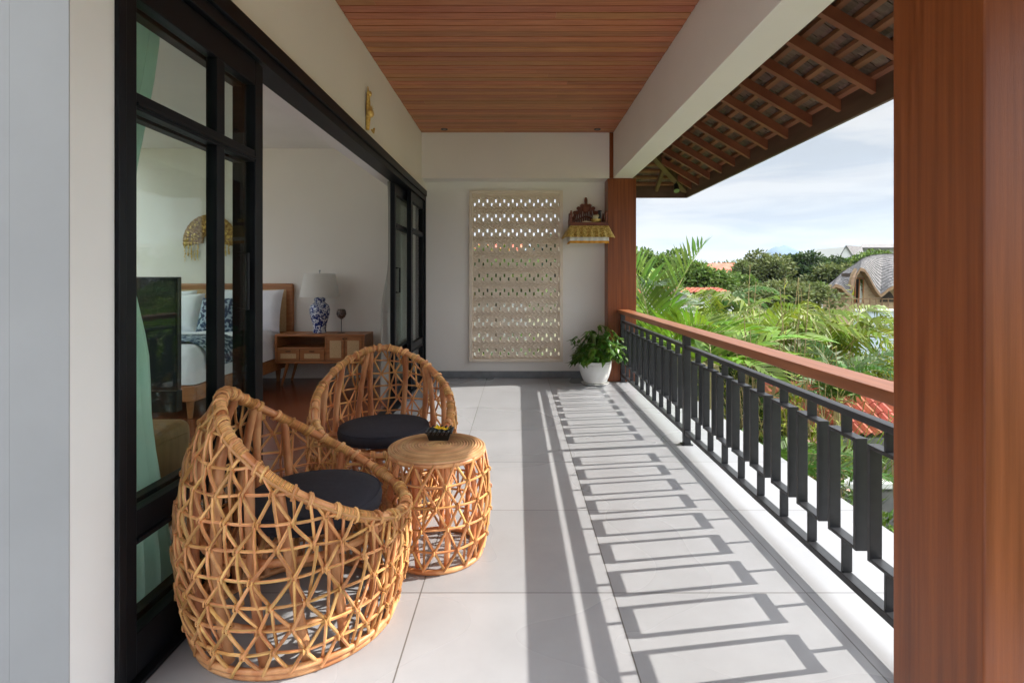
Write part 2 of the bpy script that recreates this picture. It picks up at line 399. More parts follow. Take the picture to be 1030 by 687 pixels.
# far volcano (about 3 km away) and lower ridge
k = 2000/541
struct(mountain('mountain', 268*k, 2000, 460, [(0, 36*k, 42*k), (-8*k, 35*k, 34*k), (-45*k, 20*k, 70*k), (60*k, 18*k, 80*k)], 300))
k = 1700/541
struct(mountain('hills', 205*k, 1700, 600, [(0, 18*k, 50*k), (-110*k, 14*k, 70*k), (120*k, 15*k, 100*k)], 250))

# ------------------------------------------------------------------ balcony shell
XW, XO = -1.22, 1.93
YB = 7.10
struct(BOX(XW-.03, XO, -7.0, YB+.165, -.22, 0).build('balcony_floor', M['tile'], bevel=.004))
struct(BOX(-6.6, XW-.032, 1.5, YB+.02, -.22, .0).build('room_floor', M['roomfloor']))
# slab edge and lower storey wall below the balcony
struct(BOX(-6.6, XW-.031, -7, 1.49, -.22, 0).build('bounce_floor', M['tile']))  # unseen sunlit floor added to bounce light under the ceiling
o = BOX(-6.6, XO-.12, -6.9, YB+.15, GZ, -.224).build('lower_storey_wall', M['white']); tag(o, 'white lower storey wall carrying the tiled balcony floor', 'wall')

# back wall with an opening for the screen
SX0, SX1, SZ0, SZ1 = -.635, .597, .214, 2.465
b = MB()
b.box(-6.6, SX0+.02, YB, YB+.16, 0, 3.5); b.box(SX1-.02, 1.16, YB, YB+.16, 0, 3.5)
b.box(SX0+.02, SX1-.02, YB, YB+.16, 0, SZ0+.02); b.box(SX0+.02, SX1-.02, YB, YB+.16, SZ1-.02, 3.5)
bw = thing('end_wall', 'pale painted wall across the far end of the balcony', 'wall', (0, YB, 0))
b.build('wall_face', M['wall'], bw)
BOX(XW+.002, 1.146, YB-.014, YB-.001, 0.0005, .092).build('skirting', M['skirt'], bw, bevel=.002)
# cross beam above the end wall
o = BOX(XW+.001, 1.168, 6.84, YB-.001, 2.583, 3.185).build('cross_beam', M['wall']); tag(o, 'painted cross beam along the top of the far end wall', 'beam')
# left wall above the doors + pier in front
lw = thing('door_wall', 'pale painted wall above the black sliding doors with corner pier', 'wall', (XW, 1.5, 0))
BOX(XW-.16, XW, 1.466, YB-.001, 2.462, 3.5).build('upper_wall', M['wall'], lw)
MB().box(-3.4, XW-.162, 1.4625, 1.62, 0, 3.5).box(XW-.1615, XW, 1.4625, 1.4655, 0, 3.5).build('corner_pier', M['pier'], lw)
BOX(XW-.16, XW, 1.466, 1.628, 0.001, 2.461).build('door_reveal', M['white'], lw)
# long edge beam
o = BOX(1.218, 1.463, -2.2, 6.839, 2.583, 3.5).build('edge_beam', M['beam'], bevel=.004); tag(o, 'long pale concrete beam between plank ceiling and open roof eave', 'beam')
# ceiling of planks
ce = thing('plank_ceiling', 'reddish brown timber plank ceiling over the balcony', 'ceiling', (0, 0, 3.16))
b = MB(); y = -2.2; i = 0
while y < 6.839:
    y1 = min(y+.0905, 6.838)
    xs = [XW+.002]+sorted([U(-1, 1)] if rnd() < .45 else [])+[1.2165]
    dz = U(0, .004)
    for a, c in zip(xs[:-1], xs[1:]): b.box(a+.001, c-.0005, y, y1-.009, 3.158+dz, 3.176)
    y += .0932; i += 1
b.build('ceiling_planks', M['ceil'], ce)
BOX(XW-.1, 1.217, -2.2, 7.08, 3.19, 3.5).build('ceiling_backing', M['fascia'], ce)
# dark trim line along edges
for nm, x in (('left', -.905), ('right', .99)):
    d = thing('downlight', 'small black recessed downlight at the %s end of the plank ceiling' % nm, 'downlight', (x, 6.66, 3.158), 'recessed ceiling downlights')
    MB().lathe([(.042, 3.150), (.042, 3.157), (.03, 3.157), (.03, 3.150), (.042, 3.150)], 20, (x, 6.66, 0), False).build('ring', M['lamp'], d, smooth=True)
    MB().lathe([(.0, 3.1565), (.029, 3.1565)], 20, (x, 6.66, 0), False).build('lens', M['steel'], d)

# room shell
o = MB().box(-5.15, XW-.162, 3.3, YB-.001, 3.02, 3.5).box(-3.2, XW-.162, 1.5, 3.3, 3.02, 3.5).build('room_ceiling', M['white']); tag(o, 'white bedroom ceiling seen through the open sliding doors', 'ceiling')  # left part cut away out of view so the sky brightens the room
o = BOX(-6.6, XW-.17, YB-.03, YB-.002, 0.002, 3.018).build('bedroom_wall', M['wall_room']); tag(o, 'beige bedroom wall behind the bed headboard', 'wall')
b = MB(); b.box(-6.6, -6.45, 1.605, 1.7, 0, 3.02); b.box(-6.6, -6.45, 6.9, YB-.035, 0, 3.02); b.box(-6.6, -6.45, 1.7, 6.9, 2.95, 3.015)  # almost all of this unseen wall opened to let sky light in
o = b.build('bedroom_side_wall', M['wall_room']); tag(o, 'bedroom side wall left wide open out of view to light the room', 'wall')
b = MB(); b.box(-6.6, -5.9, 1.48, 1.60, 0, 3.02); b.box(-5.9, -3.42, 1.48, 1.60, 2.6, 3.02);  # wide unseen gap added here too, for more light in the room
o = b.build('bedroom_near_wall', M['wall_room']); tag(o, 'bedroom near wall left of the white corner pier', 'wall')
# white inner lintel seen through opening
o = BOX(XW-.32, XW-.165, 1.62, YB-.04, 2.40, 3.015).build('inner_lintel', M['white']); tag(o, 'white curtain pelmet inside the room above the sliding doors', 'pelmet')

# ------------------------------------------------------------------ columns
def column(label, y0, y1, ztop):
    t = thing('timber_column', label, 'column', (1.33, (y0+y1)/2, 0), 'reddish timber columns')
    b = MB().box(1.148, 1.511, y0, y1, 0.001, ztop)
    b.build('shaft', M['teak'], t, bevel=.005, seg=3)
    return t
column('far reddish timber column beside the potted plant', 6.84, 7.095, 2.581)
o = BOX(1.17, 1.2165, 6.842, 6.9, 2.585, 3.157).build('column_trim', M['teak']); tag(o, 'thin timber strip rising from the far column to the plank ceiling', 'trim')
column('near wide reddish timber column at the right edge', 1.323, 1.645, 2.581)

# ------------------------------------------------------------------ roof eave
XE, YE, ZE = 2.45, 7.77, 2.471
pitch = .584
def rz_(x, under=2.558): return under+pitch*(2.42-x)
rf = thing('tiled_roof', 'dark timber hipped roof eave with exposed rafters and battens', 'roof', (2.0, 3.0, ZE))
# battens + shingles, main slope
def slope_box(b, x0, x1, y0, y1, h0, h1):
    # box lying on the main slope between plan x0..x1
    vs = []
    for (x, h) in ((x0, h0), (x1, h0), (x1, h1), (x0, h1)):
        vs.append((x, y0, rz_(x)+h))
    for (x, h) in ((x0, h0), (x1, h0), (x1, h1), (x0, h1)):
        vs.append((x, y1, rz_(x)+h))
    b.add(vs, [(0, 1, 2, 3), (7, 6, 5, 4), (0, 4, 5, 1), (1, 5, 6, 2), (2, 6, 7, 3), (3, 7, 4, 0)])
def slope_box2(b, x0, x1, y0, y1, h0, h1):
    # same on the hip-end slope (falls toward +Y): mirrored by swapping roles
    f = lambda y: 2.558+pitch*(YE-.03-y)
    vs = []
    for (y, h) in ((y0, h0), (y1, h0), (y1, h1), (y0, h1)): vs.append((x0, y, f(y)+h))
    for (y, h) in ((y0, h0), (y1, h0), (y1, h1), (y0, h1)): vs.append((x1, y, f(y)+h))
    b.add(vs, [(0, 3, 2, 1), (4, 5, 6, 7), (0, 1, 5, 4), (1, 2, 6, 5), (2, 3, 7, 6), (3, 0, 4, 7)])
hip = lambda x: YE-(XE-x)     # y where hip passes over plan x
y = 1.509*2.42-.392*14
rp = []
while y < 6.95:
    b = MB(); top = max(1.30, XE-(YE-y)+.06)
    # lower bound of x: keep outside the hip
    x0 = max(-1.0, XE-(YE-y)+.05)
    slope_box(b, x0, 2.42, y-.022, y+.022, 0, .082)
    if x0 < 2.3: b.build('rafter', M['rafter'], rf)
    y += .392
for y in (7.2, 7.5):
    b = MB(); slope_box(b, XE-(YE-y)+.05, 2.42, y-.022, y+.022, 0, .082); b.build('rafter', M['rafter'], rf)
# hip-end rafters
for x in (.3, .75, 1.2, 1.62, 2.0):
    b = MB(); slope_box2(b, x-.022, x+.022, max(YE-(XE-x)+.05, 7.27 if x < 1.55 else 0), YE-.03, 0, .082); b.build('rafter', M['rafter_old'], rf)
# hip rafter
b = MB(); d = Vector((-1, -1, pitch)).normalized()
p0 = Vector((2.43, YE-.02, 2.53)); p1 = p0+Vector((-3.2, -3.2, pitch*3.2))
s_ = Vector((1, -1, 0)).normalized()*.04
vs = []
for p in (p0, p1):
    for a, h in ((-1, 0), (1, 0), (1, .13), (-1, .13)): vs.append(p+s_*a+Vector((0, 0, h)))
b.add(vs, [(0, 1, 2, 3), (7, 6, 5, 4), (0, 4, 5, 1), (1, 5, 6, 2), (2, 6, 7, 3), (3, 7, 4, 0)])
b.build('hip_rafter', M['rafter_old'], rf)
x = 2.40; bb = MB(); bc = MB()
while x > -1:
    slope_box(bb, x-.015, x+.015, -2.2, hip(x)-.02, .083, .112)
    x -= .118
bb.build('battens', M['batten'], rf)
y = YE-.05
while y > 6.9:
    slope_box2(bc, -1 if y > 7.3 else 1.47, XE-(YE-y)-.02, y-.015, y+.015, .083, .112); y -= .118
bc.build('battens', M['batten'], rf)
# shingles as individual pieces resting on battens
b = MB(); random.seed(5)
x = XE+.03
while x > -1:
    y = -2.2
    while y < hip(x):
        wdt = U(.10, .17); y1 = min(y+wdt, hip(x)+.02)
        h = .114+U(0, .006)
        x0 = x-.150
        vs = [(x0, y+.004, rz_(x0)+h+.014), (x, y+.004, rz_(x)+h+U(0, .006)), (x, y1-.003, rz_(x)+h+U(0, .006)), (x0, y1-.003, rz_(x0)+h+.014)]
        vs += [(p[0], p[1], p[2]+.014) for p in vs]
        b.add(vs, [(0, 3, 2, 1), (4, 5, 6, 7), (0, 1, 5, 4), (1, 2, 6, 5), (2, 3, 7, 6), (3, 0, 4, 7)])
        y = y1
    x -= .118
o = b.build('shingles', M['shing'], rf)
b = MB()
y = YE+.03
while y > 6.9:
    x = -1 if y > 7.45 else 1.47; xe = XE-(YE-y)
    while x < xe:
        x1 = min(x+U(.1, .17), xe+.02); h = .116
        f = lambda q: 2.558+pitch*(YE-.03-q)
        y0 = y-.15
        vs = [(x+.003, y0, f(y0)+h+.014), (x1-.003, y0, f(y0)+h+.014), (x1-.003, y, f(y)+h), (x+.003, y, f(y)+h)]
        vs += [(p[0], p[1], p[2]+.014) for p in vs]
        b.add(vs, [(0, 3, 2, 1), (4, 5, 6, 7), (0, 1, 5, 4), (1, 2, 6, 5), (2, 3, 7, 6), (3, 0, 4, 7)])
        x = x1
    y -= .118
b.build('shingles', M['shing'], rf)
# roofing membrane over shingles keeps the sky out
b = MB()
b.add([(XE, -2.2, rz_(XE)+.16), (XE, YE, rz_(XE)+.16), (-1.0, YE-3.45, rz_(-1)+.16), (-1.0, -2.2, rz_(-1)+.16)], [(0, 1, 2, 3)])
b.add([(XE, YE, rz_(XE)+.161), (-1.0, YE, rz_(XE)+.161), (-1.0, YE-3.45, rz_(-1)+.161)], [(0, 1, 2)])
b.build('roof_covering', M['greyroof'], rf)
b = MB(); b.box(2.421, XE, -2.2, YE-.03, ZE, 2.665); b.box(-4, XE, YE-.029, YE, ZE, 2.665)
b.build('fascia', M['fascia'], rf)
# small spotlight hanging at the hip
sp = thing('spotlight', 'small black spotlight hung under the roof corner beyond the far column', 'spotlight', (2.22, 7.52, 2.6))
MB().tube([(2.22, 7.52, 2.72), (2.22, 7.52, 2.60)], .008).build('bracket', M['black'], sp)
MB().tube([(2.22, 7.53, 2.62), (2.21, 7.47, 2.53)], [.032, .042], 14).build('lamp_head', M['black'], sp, smooth=True)
MB().tube([(2.21, 7.469, 2.529), (2.2095, 7.465, 2.5235)], [.038, .038], 14).build('lens', M['steel'], sp, smooth=True)

# ------------------------------------------------------------------ sliding doors
def door_panel(name, label, x, y0, y1, muntins=(), stile=.07, handle=None, dep=.05, transoms=((.44, .55), (1.85, 1.905)), zt=2.21, parent_group='black framed sliding glass doors'):
    t = thing(name, label, 'glass door', (x, y0, 0), parent_group)
    f = MB(); z0 = .02; z1 = 2.325
    f.box(x-dep/2, x+dep/2, y0, y0+stile, z0, z1); f.box(x-dep/2, x+dep/2, y1-stile, y1, z0, z1)
    f.box(x-dep/2+.001, x+dep/2-.001, y0+stile, y1-stile, z0, .155); f.box(x-dep/2+.001, x+dep/2-.001, y0+stile, y1-stile, zt, z1)
    f.build('frame', M['blackf'], t, bevel=.003)
    for (a, c) in transoms:
        b = MB(); b.box(x-dep/2+.003, x+dep/2-.003, y0+stile, y1-stile, a, c)
        b.box(x-dep/2-.006, x+dep/2+.006, y0+stile, y1-stile, a+.012, a+.024); b.build('transom', M['blackf'], t, bevel=.002)
    for mY in muntins:
        b = MB(); zs = [.156]+[q for tr in transoms for q in tr]+[zt-.001]
        for a, c in zip(zs[::2], zs[1::2]): b.box(x-dep/2+.002, x+dep/2-.002, mY-.03, mY+.03, a, c)
        b.build('muntin', M['blackf'], t, bevel=.002)
    ys = [y0+stile-.004]+[q for mY in muntins for q in (mY-.02, mY+.02)]+[y1-stile+.004]
    zs = [.15]+[q for tr in transoms for q in (tr[0]+.004, tr[1]-.004)]+[zt+.004]
    for a, c in zip(ys[::2], ys[1::2]):
        for e, h in zip(zs[::2], zs[1::2]):
            BOX(x-.003, x+.003, a, c, e, h).build('pane', M['glass'], t)
    if handle:
        hy = handle
        for sx in (1,):
            MB().tube([(x+sx*dep/2, hy, 1.16), (x+sx*(dep/2+.045), hy, 1.16), (x+sx*(dep/2+.045), hy, 1.42), (x+sx*dep/2, hy, 1.42)], .009, 8).build('handle', M['blackf'], t)
    return t
door_panel('sliding_door', 'nearest black framed glass door panel behind the near rattan chair', XW-.035, 1.664, 2.60, muntins=(2.235,), stile=.075)
door_panel('sliding_door', 'inner black glass door panel stacked behind the nearest one', XW-.105, 1.664, 2.615, muntins=(), stile=.07, handle=2.50)
door_panel('sliding_door', 'outermost black glass door panel beside the far end wall', XW-.035, 6.22, 7.06, muntins=(), stile=.075)
door_panel('sliding_door', 'inner black glass door panel with handle in front of the grey curtain', XW-.105, 5.70, 6.7, muntins=(), stile=.075, handle=5.74)
hd = thing('door_header', 'long black header track above the sliding doors', 'door frame', (XW, 1.6, 2.33))
BOX(XW-.13, XW+.030, 1.630, YB-.02, 2.385, 2.46).build('header', M['blackf'], hd, bevel=.004)
BOX(XW-.125, XW+.012, 1.630, YB-.02, 2.33, 2.3845).build('track', M['blackf'], hd, bevel=.003)
BOX(XW-.115, XW+.020, 1.630, YB-.02, .001, .018).build('sill_track', M['blackf'], hd, bevel=.003)
BOX(XW-.12, XW+.014, 1.629, 1.662, .001, 2.385).build('jamb', M['blackf'], hd, bevel=.003)
BOX(XW-.12, XW+.014, YB-.038, YB-.003, .001, 2.384).build('jamb', M['blackf'], hd, bevel=.003)

def curtain(name, label, m, x, prof, folds, seed):
    # prof: list of (z, y0, y1)
    random.seed(seed)
    b = MB(); n = folds*8; rows = []
    zs = []
    for (a, c) in zip(prof[:-1], prof[1:]):
        for k in range(6): t = k/6; zs.append((a[0]+(c[0]-a[0])*t, a[1]+(c[1]-a[1])*(t*t*(3-2*t)), a[2]+(c[2]-a[2])*(t*t*(3-2*t))))
    zs.append(prof[-1])
    ph = [U(-.5, .5) for _ in range(folds+2)]
    for (z, y0, y1) in zs:
        amp = .018+.018*(y1-y0)
        for i in range(n+1):
            t = i/n
            b.v.append((x+amp*math.sin(t*folds*2*PI+ph[int(t*folds)]*.4)+.01*math.sin(z*3+t*9), y0+(y1-y0)*t, z))
    for r_ in range(len(zs)-1):
        for i in range(n):
            a = r_*(n+1)+i; b.f.append((a, a+1, a+n+2, a+n+1))
    o = b.build(name, m, smooth=80); tag(o, label, 'curtain', 'bedroom door curtains'); return o
curtain('curtain', 'pale mint sheer curtain tied back behind the nearest glass door', M['curt'], -1.47, [(2.98, 1.68, 2.28), (2.4, 1.68, 2.22), (1.45, 1.66, 2.03), (.9, 1.66, 2.17), (.03, 1.66, 2.30)], 8, 3)
curtain('curtain', 'grey sheer curtain gathered at the far end of the doorway', M['curtg'], -1.44, [(2.98, 5.95, 6.95), (1.5, 6.1, 6.95), (.9, 5.75, 6.95), (.03, 5.68, 6.95)], 12, 4)
# carved ornament above the header
orn = thing('wall_ornament', 'small gilded Balinese wall ornament hanging above the door header', 'ornament', (XW, 4.33, 2.6))
b = MB(); yy, zz = 4.33, 2.50
b.tube([(XW+.012, yy, zz), (XW+.02, yy, zz+.14), (XW+.02, yy-.01, zz+.30)], [.016, .022, .012], 8)
b.ball((XW+.035, yy, zz+.135), (.03, .05, .035), 10, 6)
for a in range(9):
    t = PI*(a/8); b.leaf(Vector((XW+.03, yy, zz+.15)), Vector((.4, math.cos(t), math.sin(t)*.9)), Vector((1, 0, 0)), .06, .02)
b.tube([(XW+.04, yy+.02, zz+.01), (XW+.05, yy+.045, zz-.01), (XW+.05, yy+.06, zz+.03)], .008, 6)
b.build('figure', M['gold'], orn, smooth=True)
b = MB(); b.tube([(XW+.022, yy-.005, zz+.26), (XW+.02, yy-.015, zz+.345)], [.014, .003], 8); b.ball((XW+.03, yy, zz+.29), (.018, .02, .024), 8, 6)
b.build('crown', M['gold'], orn, smooth=True)

# ------------------------------------------------------------------ railing
rl = thing('balcony_railing', 'black steel balcony railing with reddish timber handrail', 'railing', (1.333, 4.2, 0))
BOX(1.272, 1.412, 1.646, 6.839, .869, .917).build('handrail', M['teak_h'], rl, bevel=.006, seg=3)
BOX(1.316, 1.360, 1.646, 6.839, .753, .780).build('top_rail', M['black'], rl, bevel=.002)
BOX(1.31, 1.355, 1.646, 6.839, .084, .114).build('bottom_rail', M['black'], rl, bevel=.002)
for y in (1.665, 4.24, 6.81):
    b = MB(); b.box(1.306, 1.359, y-.025, y+.025, .001, .868); b.box(1.29, 1.375, y-.04, y+.04, .001, .008); b.build('post', M['black'], rl, bevel=.002)
x0, x1 = 1.315, 1.361; th = .0085
def rect_frame(yc):
    b = MB(); h = .086
    b.box(x0, x1, yc-h-th, yc-h+th, .244, .682); b.box(x0, x1, yc+h-th, yc+h+th, .244, .682)
    b.box(x0+.0005, x1-.0005, yc-h+th, yc+h-th, .667, .681); b.box(x0+.0005, x1-.0005, yc-h+th, yc+h-th, .245, .259)
    b.box(x0+.003, x1-.003, yc-.006, yc+.006, .6815, .7525); b.box(x0+.003, x1-.003, yc-.006, yc+.006, .1145, .2445)
    b.build('baluster_frame', M['black'], rl, bevel=.001, seg=1)
for i in range(9): rect_frame(3.985-.257*i)
for i in range(9): rect_frame(4.495+.257*i)

# ------------------------------------------------------------------ breeze screen
scn = thing('lattice_screen', 'tall pale stone lattice screen with rows of small openings in end wall', 'screen', (-.02, YB, SZ0))
fr = MB(); y0, y1 = YB-.035, YB+.165; e = .042
fr.box(SX0, SX0+e, y0, y1, SZ0, SZ1); fr.box(SX1-e, SX1, y0, y1, SZ0, SZ1); fr.box(SX0+e, SX1-e, y0, y1, SZ1-e, SZ1); fr.box(SX0+e, SX1-e, y0, y1, SZ0, SZ0+e)
fr.build('frame', M['screen'], scn, bevel=.003)
IX0, IX1, IZ0, IZ1 = SX0+e, SX1-e, SZ0+e, SZ1-e
rows = 11; pz = .1965; px = .1115; zb = 2.308
xs = {IX0, IX1}; zs = {IZ0, IZ1}
holes = []
for r_ in range(rows):
    zc = zb-r_*pz
    for i in range(11):
        xu = IX0+.060+i*px+.0557-.03; xl = xu-.0557
        if i < 10: holes.append((xu, zc+.024))
        holes.append((xl, zc-.024))
hw, hh = .0115, .023
def hole(x, z):
    for (a, c) in holes:
        if abs(x-a) < hw and abs(z-c) < hh: return True
    return False
for (a, c) in holes: xs |= {round(a-hw, 5), round(a+hw, 5)}; zs |= {round(c-hh, 5), round(c+hh, 5)}
xs = sorted(q for q in xs if IX0-1e-6 <= q <= IX1+1e-6); zs = sorted(zs)
b = MB(); fy, by = YB-.006, YB+.024
S_ = [[not hole((xs[i]+xs[i+1])/2, (zs[j]+zs[j+1])/2) for j in range(len(zs)-1)] for i in range(len(xs)-1)]
for i in range(len(xs)-1):
    for j in range(len(zs)-1):
        a, c, e_, h = xs[i], xs[i+1], zs[j], zs[j+1]
        if S_[i][j]:
            b.add([(a, fy, e_), (c, fy, e_), (c, fy, h), (a, fy, h), (a, by, e_), (c, by, e_), (c, by, h), (a, by, h)], [(0, 1, 2, 3), (7, 6, 5, 4)])
        else:
            vs = [(a, fy, e_), (c, fy, e_), (c, fy, h), (a, fy, h), (a, by, e_), (c, by, e_), (c, by, h), (a, by, h)]
            b.add(vs, [(0, 4, 5, 1), (1, 5, 6, 2), (2, 6, 7, 3), (3, 7, 4, 0)])
# slanted relief bricks between the rows of openings
for r_ in range(-1, rows):
    zc = zb-r_*pz-pz/2
    for q, dz in enumerate((.036, 0, -.036)):
        z = zc+dz
        if not (IZ0+.02 < z < IZ1-.02): continue
        for i in range(21):
            x = IX0+.03+i*.0557+(0 if (q+r_) % 2 else .018)
            if x > IX1-.025: continue
            T = Matrix.Translation((x, fy-.006, z)) @ Matrix.Rotation(R(38 if q != 1 else -30), 4, 'Y') @ Matrix.Rotation(R(-14), 4, 'X')
            b.box(-.023, .023, -.014, .014, -.0085, .0085, T)
for (a, c) in holes:   # sloping lips over and beside each opening
    T = Matrix.Translation((a, fy-.004, c+hh+.010)) @ Matrix.Rotation(R(-12), 4, 'Y') @ Matrix.Rotation(R(25), 4, 'X')
    b.box(-.026, .026, -.008, .01, -.007, .007, T)
b.build('lattice', M['screen'], scn)

# ------------------------------------------------------------------ rattan chairs and table
def ss(t): t = max(0, min(1, t)); return t*t*(3-2*t)
def zrim(a):   # a = angle from opening direction
    a = abs((a+PI) % (2*PI)-PI)
    return .40+.47*((1-math.cos(a))/2)**1.15
def rad(z):
    pts = [(0, .355), (.08, .378), (.2, .402), (.35, .414), (.5, .407), (.65, .380), (.78, .335), (.90, .262)]
    for (a, ra), (c, rc) in zip(pts[:-1], pts[1:]):
        if z <= c: t = (z-a)/(c-a); return ra+(rc-ra)*t
    return .30
def P(a, z, dr=0, R_=rad): r_ = R_(z)+dr; return Vector((r_*math.cos(a), r_*math.sin(a), z))
def strand_path(a0, a1, z0, z1, zlim, R_, steps=6, dr=0):
    pts = []
    for i in range(steps+1):
        t = i/steps; a = a0+(a1-a0)*t; z = z0+(z1-z0)*t
        if z > zlim(a)+.002: 
            break
        pts.append(P(a, z, dr, R_))
    return pts
def make_chair(seed):
    random.seed(seed)
    t = thing('rattan_chair', '', 'chair', (0, 0, 0), 'round rattan basket chairs')
    sh = MB(); dz = .084; N = 24; nodes = {}
    levels = 11
    def node(i, k):
        i %= N
        if (i, k) not in nodes:
            z = .02+k*dz+U(-.009, .009); a = 2*PI*(i+.5*(k % 2))/N+U(-.03, .03)
            nodes[(i, k)] = (a, z)
        return nodes[(i, k)]
    def seg(n0, n1, r_, over):
        (a0, z0), (a1, z1) = n0, n1
        while a1-a0 > PI: a1 -= 2*PI
        while a1-a0 < -PI: a1 += 2*PI
        pts = []; st = 4
        for i in range(st+1):
            q = i/st; a = a0+(a1-a0)*q; z = z0+(z1-z0)*q
            zl = zrim(a)
            if z > zl:
                if pts:
                    # finish on the rim
                    pts.append(P(a, zl))
                break
            pts.append(P(a, z, over*math.cos(q*PI)+.003*math.sin(q*PI)))
        if len(pts) > 1: sh.tube(pts, r_, 6)
    for k in range(levels):
        for i in range(N):
            n0 = node(i, k)
            if k > 0: seg(n0, node(i+1, k), .0054, .002)
            up1 = node(i if k % 2 == 0 else i+1, k+1); up0 = node(i-1 if k % 2 == 0 else i, k+1)
            seg(n0, up1, .0060, .008); seg(n0, up0, .0060, -.005)
            if k < levels-1 and rnd() < .72: seg((n0[0]+.02, n0[1]), (node(i, k+2)[0]+U(-.02, .03), node(i, k+2)[1]), .0052, -.014)
    for (i, k), (a, z) in nodes.items():
        if z < zrim(a)-.01 and k > 0:
            p = P(a, z, .004); rr = .0125
            tn = Vector((-math.sin(a), math.cos(a), 0))
            # a short binding wound round the crossing
            for q in (-.5, .5):
                c = p+tn*q*.012
                sh.tube([c+Vector((0, 0, 1))*rr*math.cos(w_)*.9+Vector((math.cos(a), math.sin(a), 0))*rr*math.sin(w_) for w_ in (0, 1.05, 2.1, 3.15, 4.2, 5.25)], .0032, 4, closed=True)
    sh.build('woven_shell', M['rattan'], t, smooth=True)
    rim = MB(); n = 96
    rp_ = [P(2*PI*i/n, zrim(2*PI*i/n), -.012) for i in range(n)]
    rim.tube(rp_, .0165, 10, closed=True); rim.build('rim', M['cane'], t, smooth=True)
    wr = MB(); gap = False
    for i in range(0, 560):
        a = 2*PI*i/560
        if math.sin(a*11+1)+.5*math.sin(a*5) < -.2:
            if wr.v: wr.build('binding', M['rattan'], t, smooth=True); wr = MB()
            continue
        p = P(a, zrim(a), -.012); p2 = P(a+.01, zrim(a+.01), -.012); d = (p2-p).normalized()
        u_ = Vector((math.cos(a), math.sin(a), 0)); v_ = d.cross(u_).normalized()
        wr.tube([p+(u_*math.cos(w_)+v_*math.sin(w_))*.0185 for w_ in [q*2*PI/8 for q in range(8)]], .0030, 4, closed=True)
    if wr.v: wr.build('binding', M['rattan'], t, smooth=True)
    kn = MB()
    for i in range(36):
        a0 = 2*PI*(i+U(-.45, .45))/36
        for q in range(random.choice((1, 2, 2, 4))):
            a = a0+q*.016; p = P(a, zrim(a), -.010); p2 = P(a+.01, zrim(a+.01), -.010); d = (p2-p).normalized()
            u_ = Vector((math.cos(a), math.sin(a), 0)); v_ = d.cross(u_).normalized()
            kn.tube([p+(u_*math.cos(w_)+v_*math.sin(w_))*.0225+d*.006*math.sin(w_) for w_ in [x_*2*PI/10 for x_ in range(10)]], .0048, 5, closed=True)
    kn.tube([P(2*PI*i/90, zrim(2*PI*i/90), .010) for i in range(90)], .0055, 5, closed=True)
    kn.build('rim_lashing', M['rattan'], t, smooth=True)
    for z, dr, r_ in ((.012, -.004, .013), (.034, .0, .011)):
        MB().tube([P(2*PI*i/60, z, dr) for i in range(60)], r_, 8, closed=True).build('base_ring', M['cane'], t, smooth=True)
    # inner canes
    for i in range(16):
        a = 2*PI*(i+.3)/16; a2 = a+U(-.26, .26)
        zt = zrim(a2)-.015
        pts = []
        for q in range(9):
            s = q/8; z = .03+(zt-.03)*s; aa = a+(a2-a)*s
            pts.append(P(aa, z, -.035-.02*math.sin(s*PI)+.018*s))
        MB().tube(pts, [.0175-.002*(q/8)+.0018*(q % 3 == 1) for q in range(9)], 8).build('frame_pole', M['cane'], t, smooth=True)
    b = MB(); b.tube([P(2*PI*i/48, .15, -.06) for i in range(48)], .012, 8, closed=True); b.build('inner_ring', M['cane'], t, smooth=True)
    b = MB(); b.tube([P(2*PI*i/48, .37, -.075) for i in range(48)], .013, 8, closed=True)
    for x in (-.22, -.11, 0, .11, .22):
        h = math.sqrt(.33**2-x*x); b.tube([(x, -h, .375), (x, h, .375)], .009, 6)
    b.build('seat_support', M['cane'], t, smooth=True)
    return t
def make_cushion(seed):
    random.seed(seed)
    prof = [(0, 0), (.22, 0), (.262, .008), (.272, .022), (.274, .045), (.270, .062), (.256, .072), (.20, .079), (.1, .082), (0, .083)]
    b = MB().lathe(prof, 48)
    v = []
    for (x, y, z) in b.v:
        v.append((x, y, z+(.004*noise.noise(Vector((x*9, y*9, seed))) if z > .05 else 0)))
    b.v = v
    o = b.build('seat_cushion', M['navy'], smooth=60)
    for z, r_ in ((.066, .266), (.012, .264)):
        MB().tube([(r_*math.cos(2*PI*i/60), r_*math.sin(2*PI*i/60), z) for i in range(60)], .0042, 6, closed=True).build('piping', M['navy'], o, smooth=True)
    o.scale = (.94, .94, 1); return o
ch1 = make_chair(1); ch1.location = (-.845, 2.10, 0); ch1.rotation_euler = (0, 0, R(18))
ch1['label'] = 'near rattan basket chair with dark cushion beside the glass doors'
ch2 = copy_tree(ch1); ch2.location = (-.775, 3.13, 0); ch2.rotation_euler = (0, 0, R(-73))
ch2['label'] = 'far rattan basket chair facing the camera behind the round side table'
c1 = make_cushion(1); c1.location = (-.795, 2.11, .398); tag(c1, 'round dark navy cushion in the near rattan chair', 'cushion', 'round dark seat cushions')
c2 = make_cushion(2); c2.location = (-.765, 3.09, .395); tag(c2, 'round dark navy cushion in the far rattan chair', 'cushion', 'round dark seat cushions')

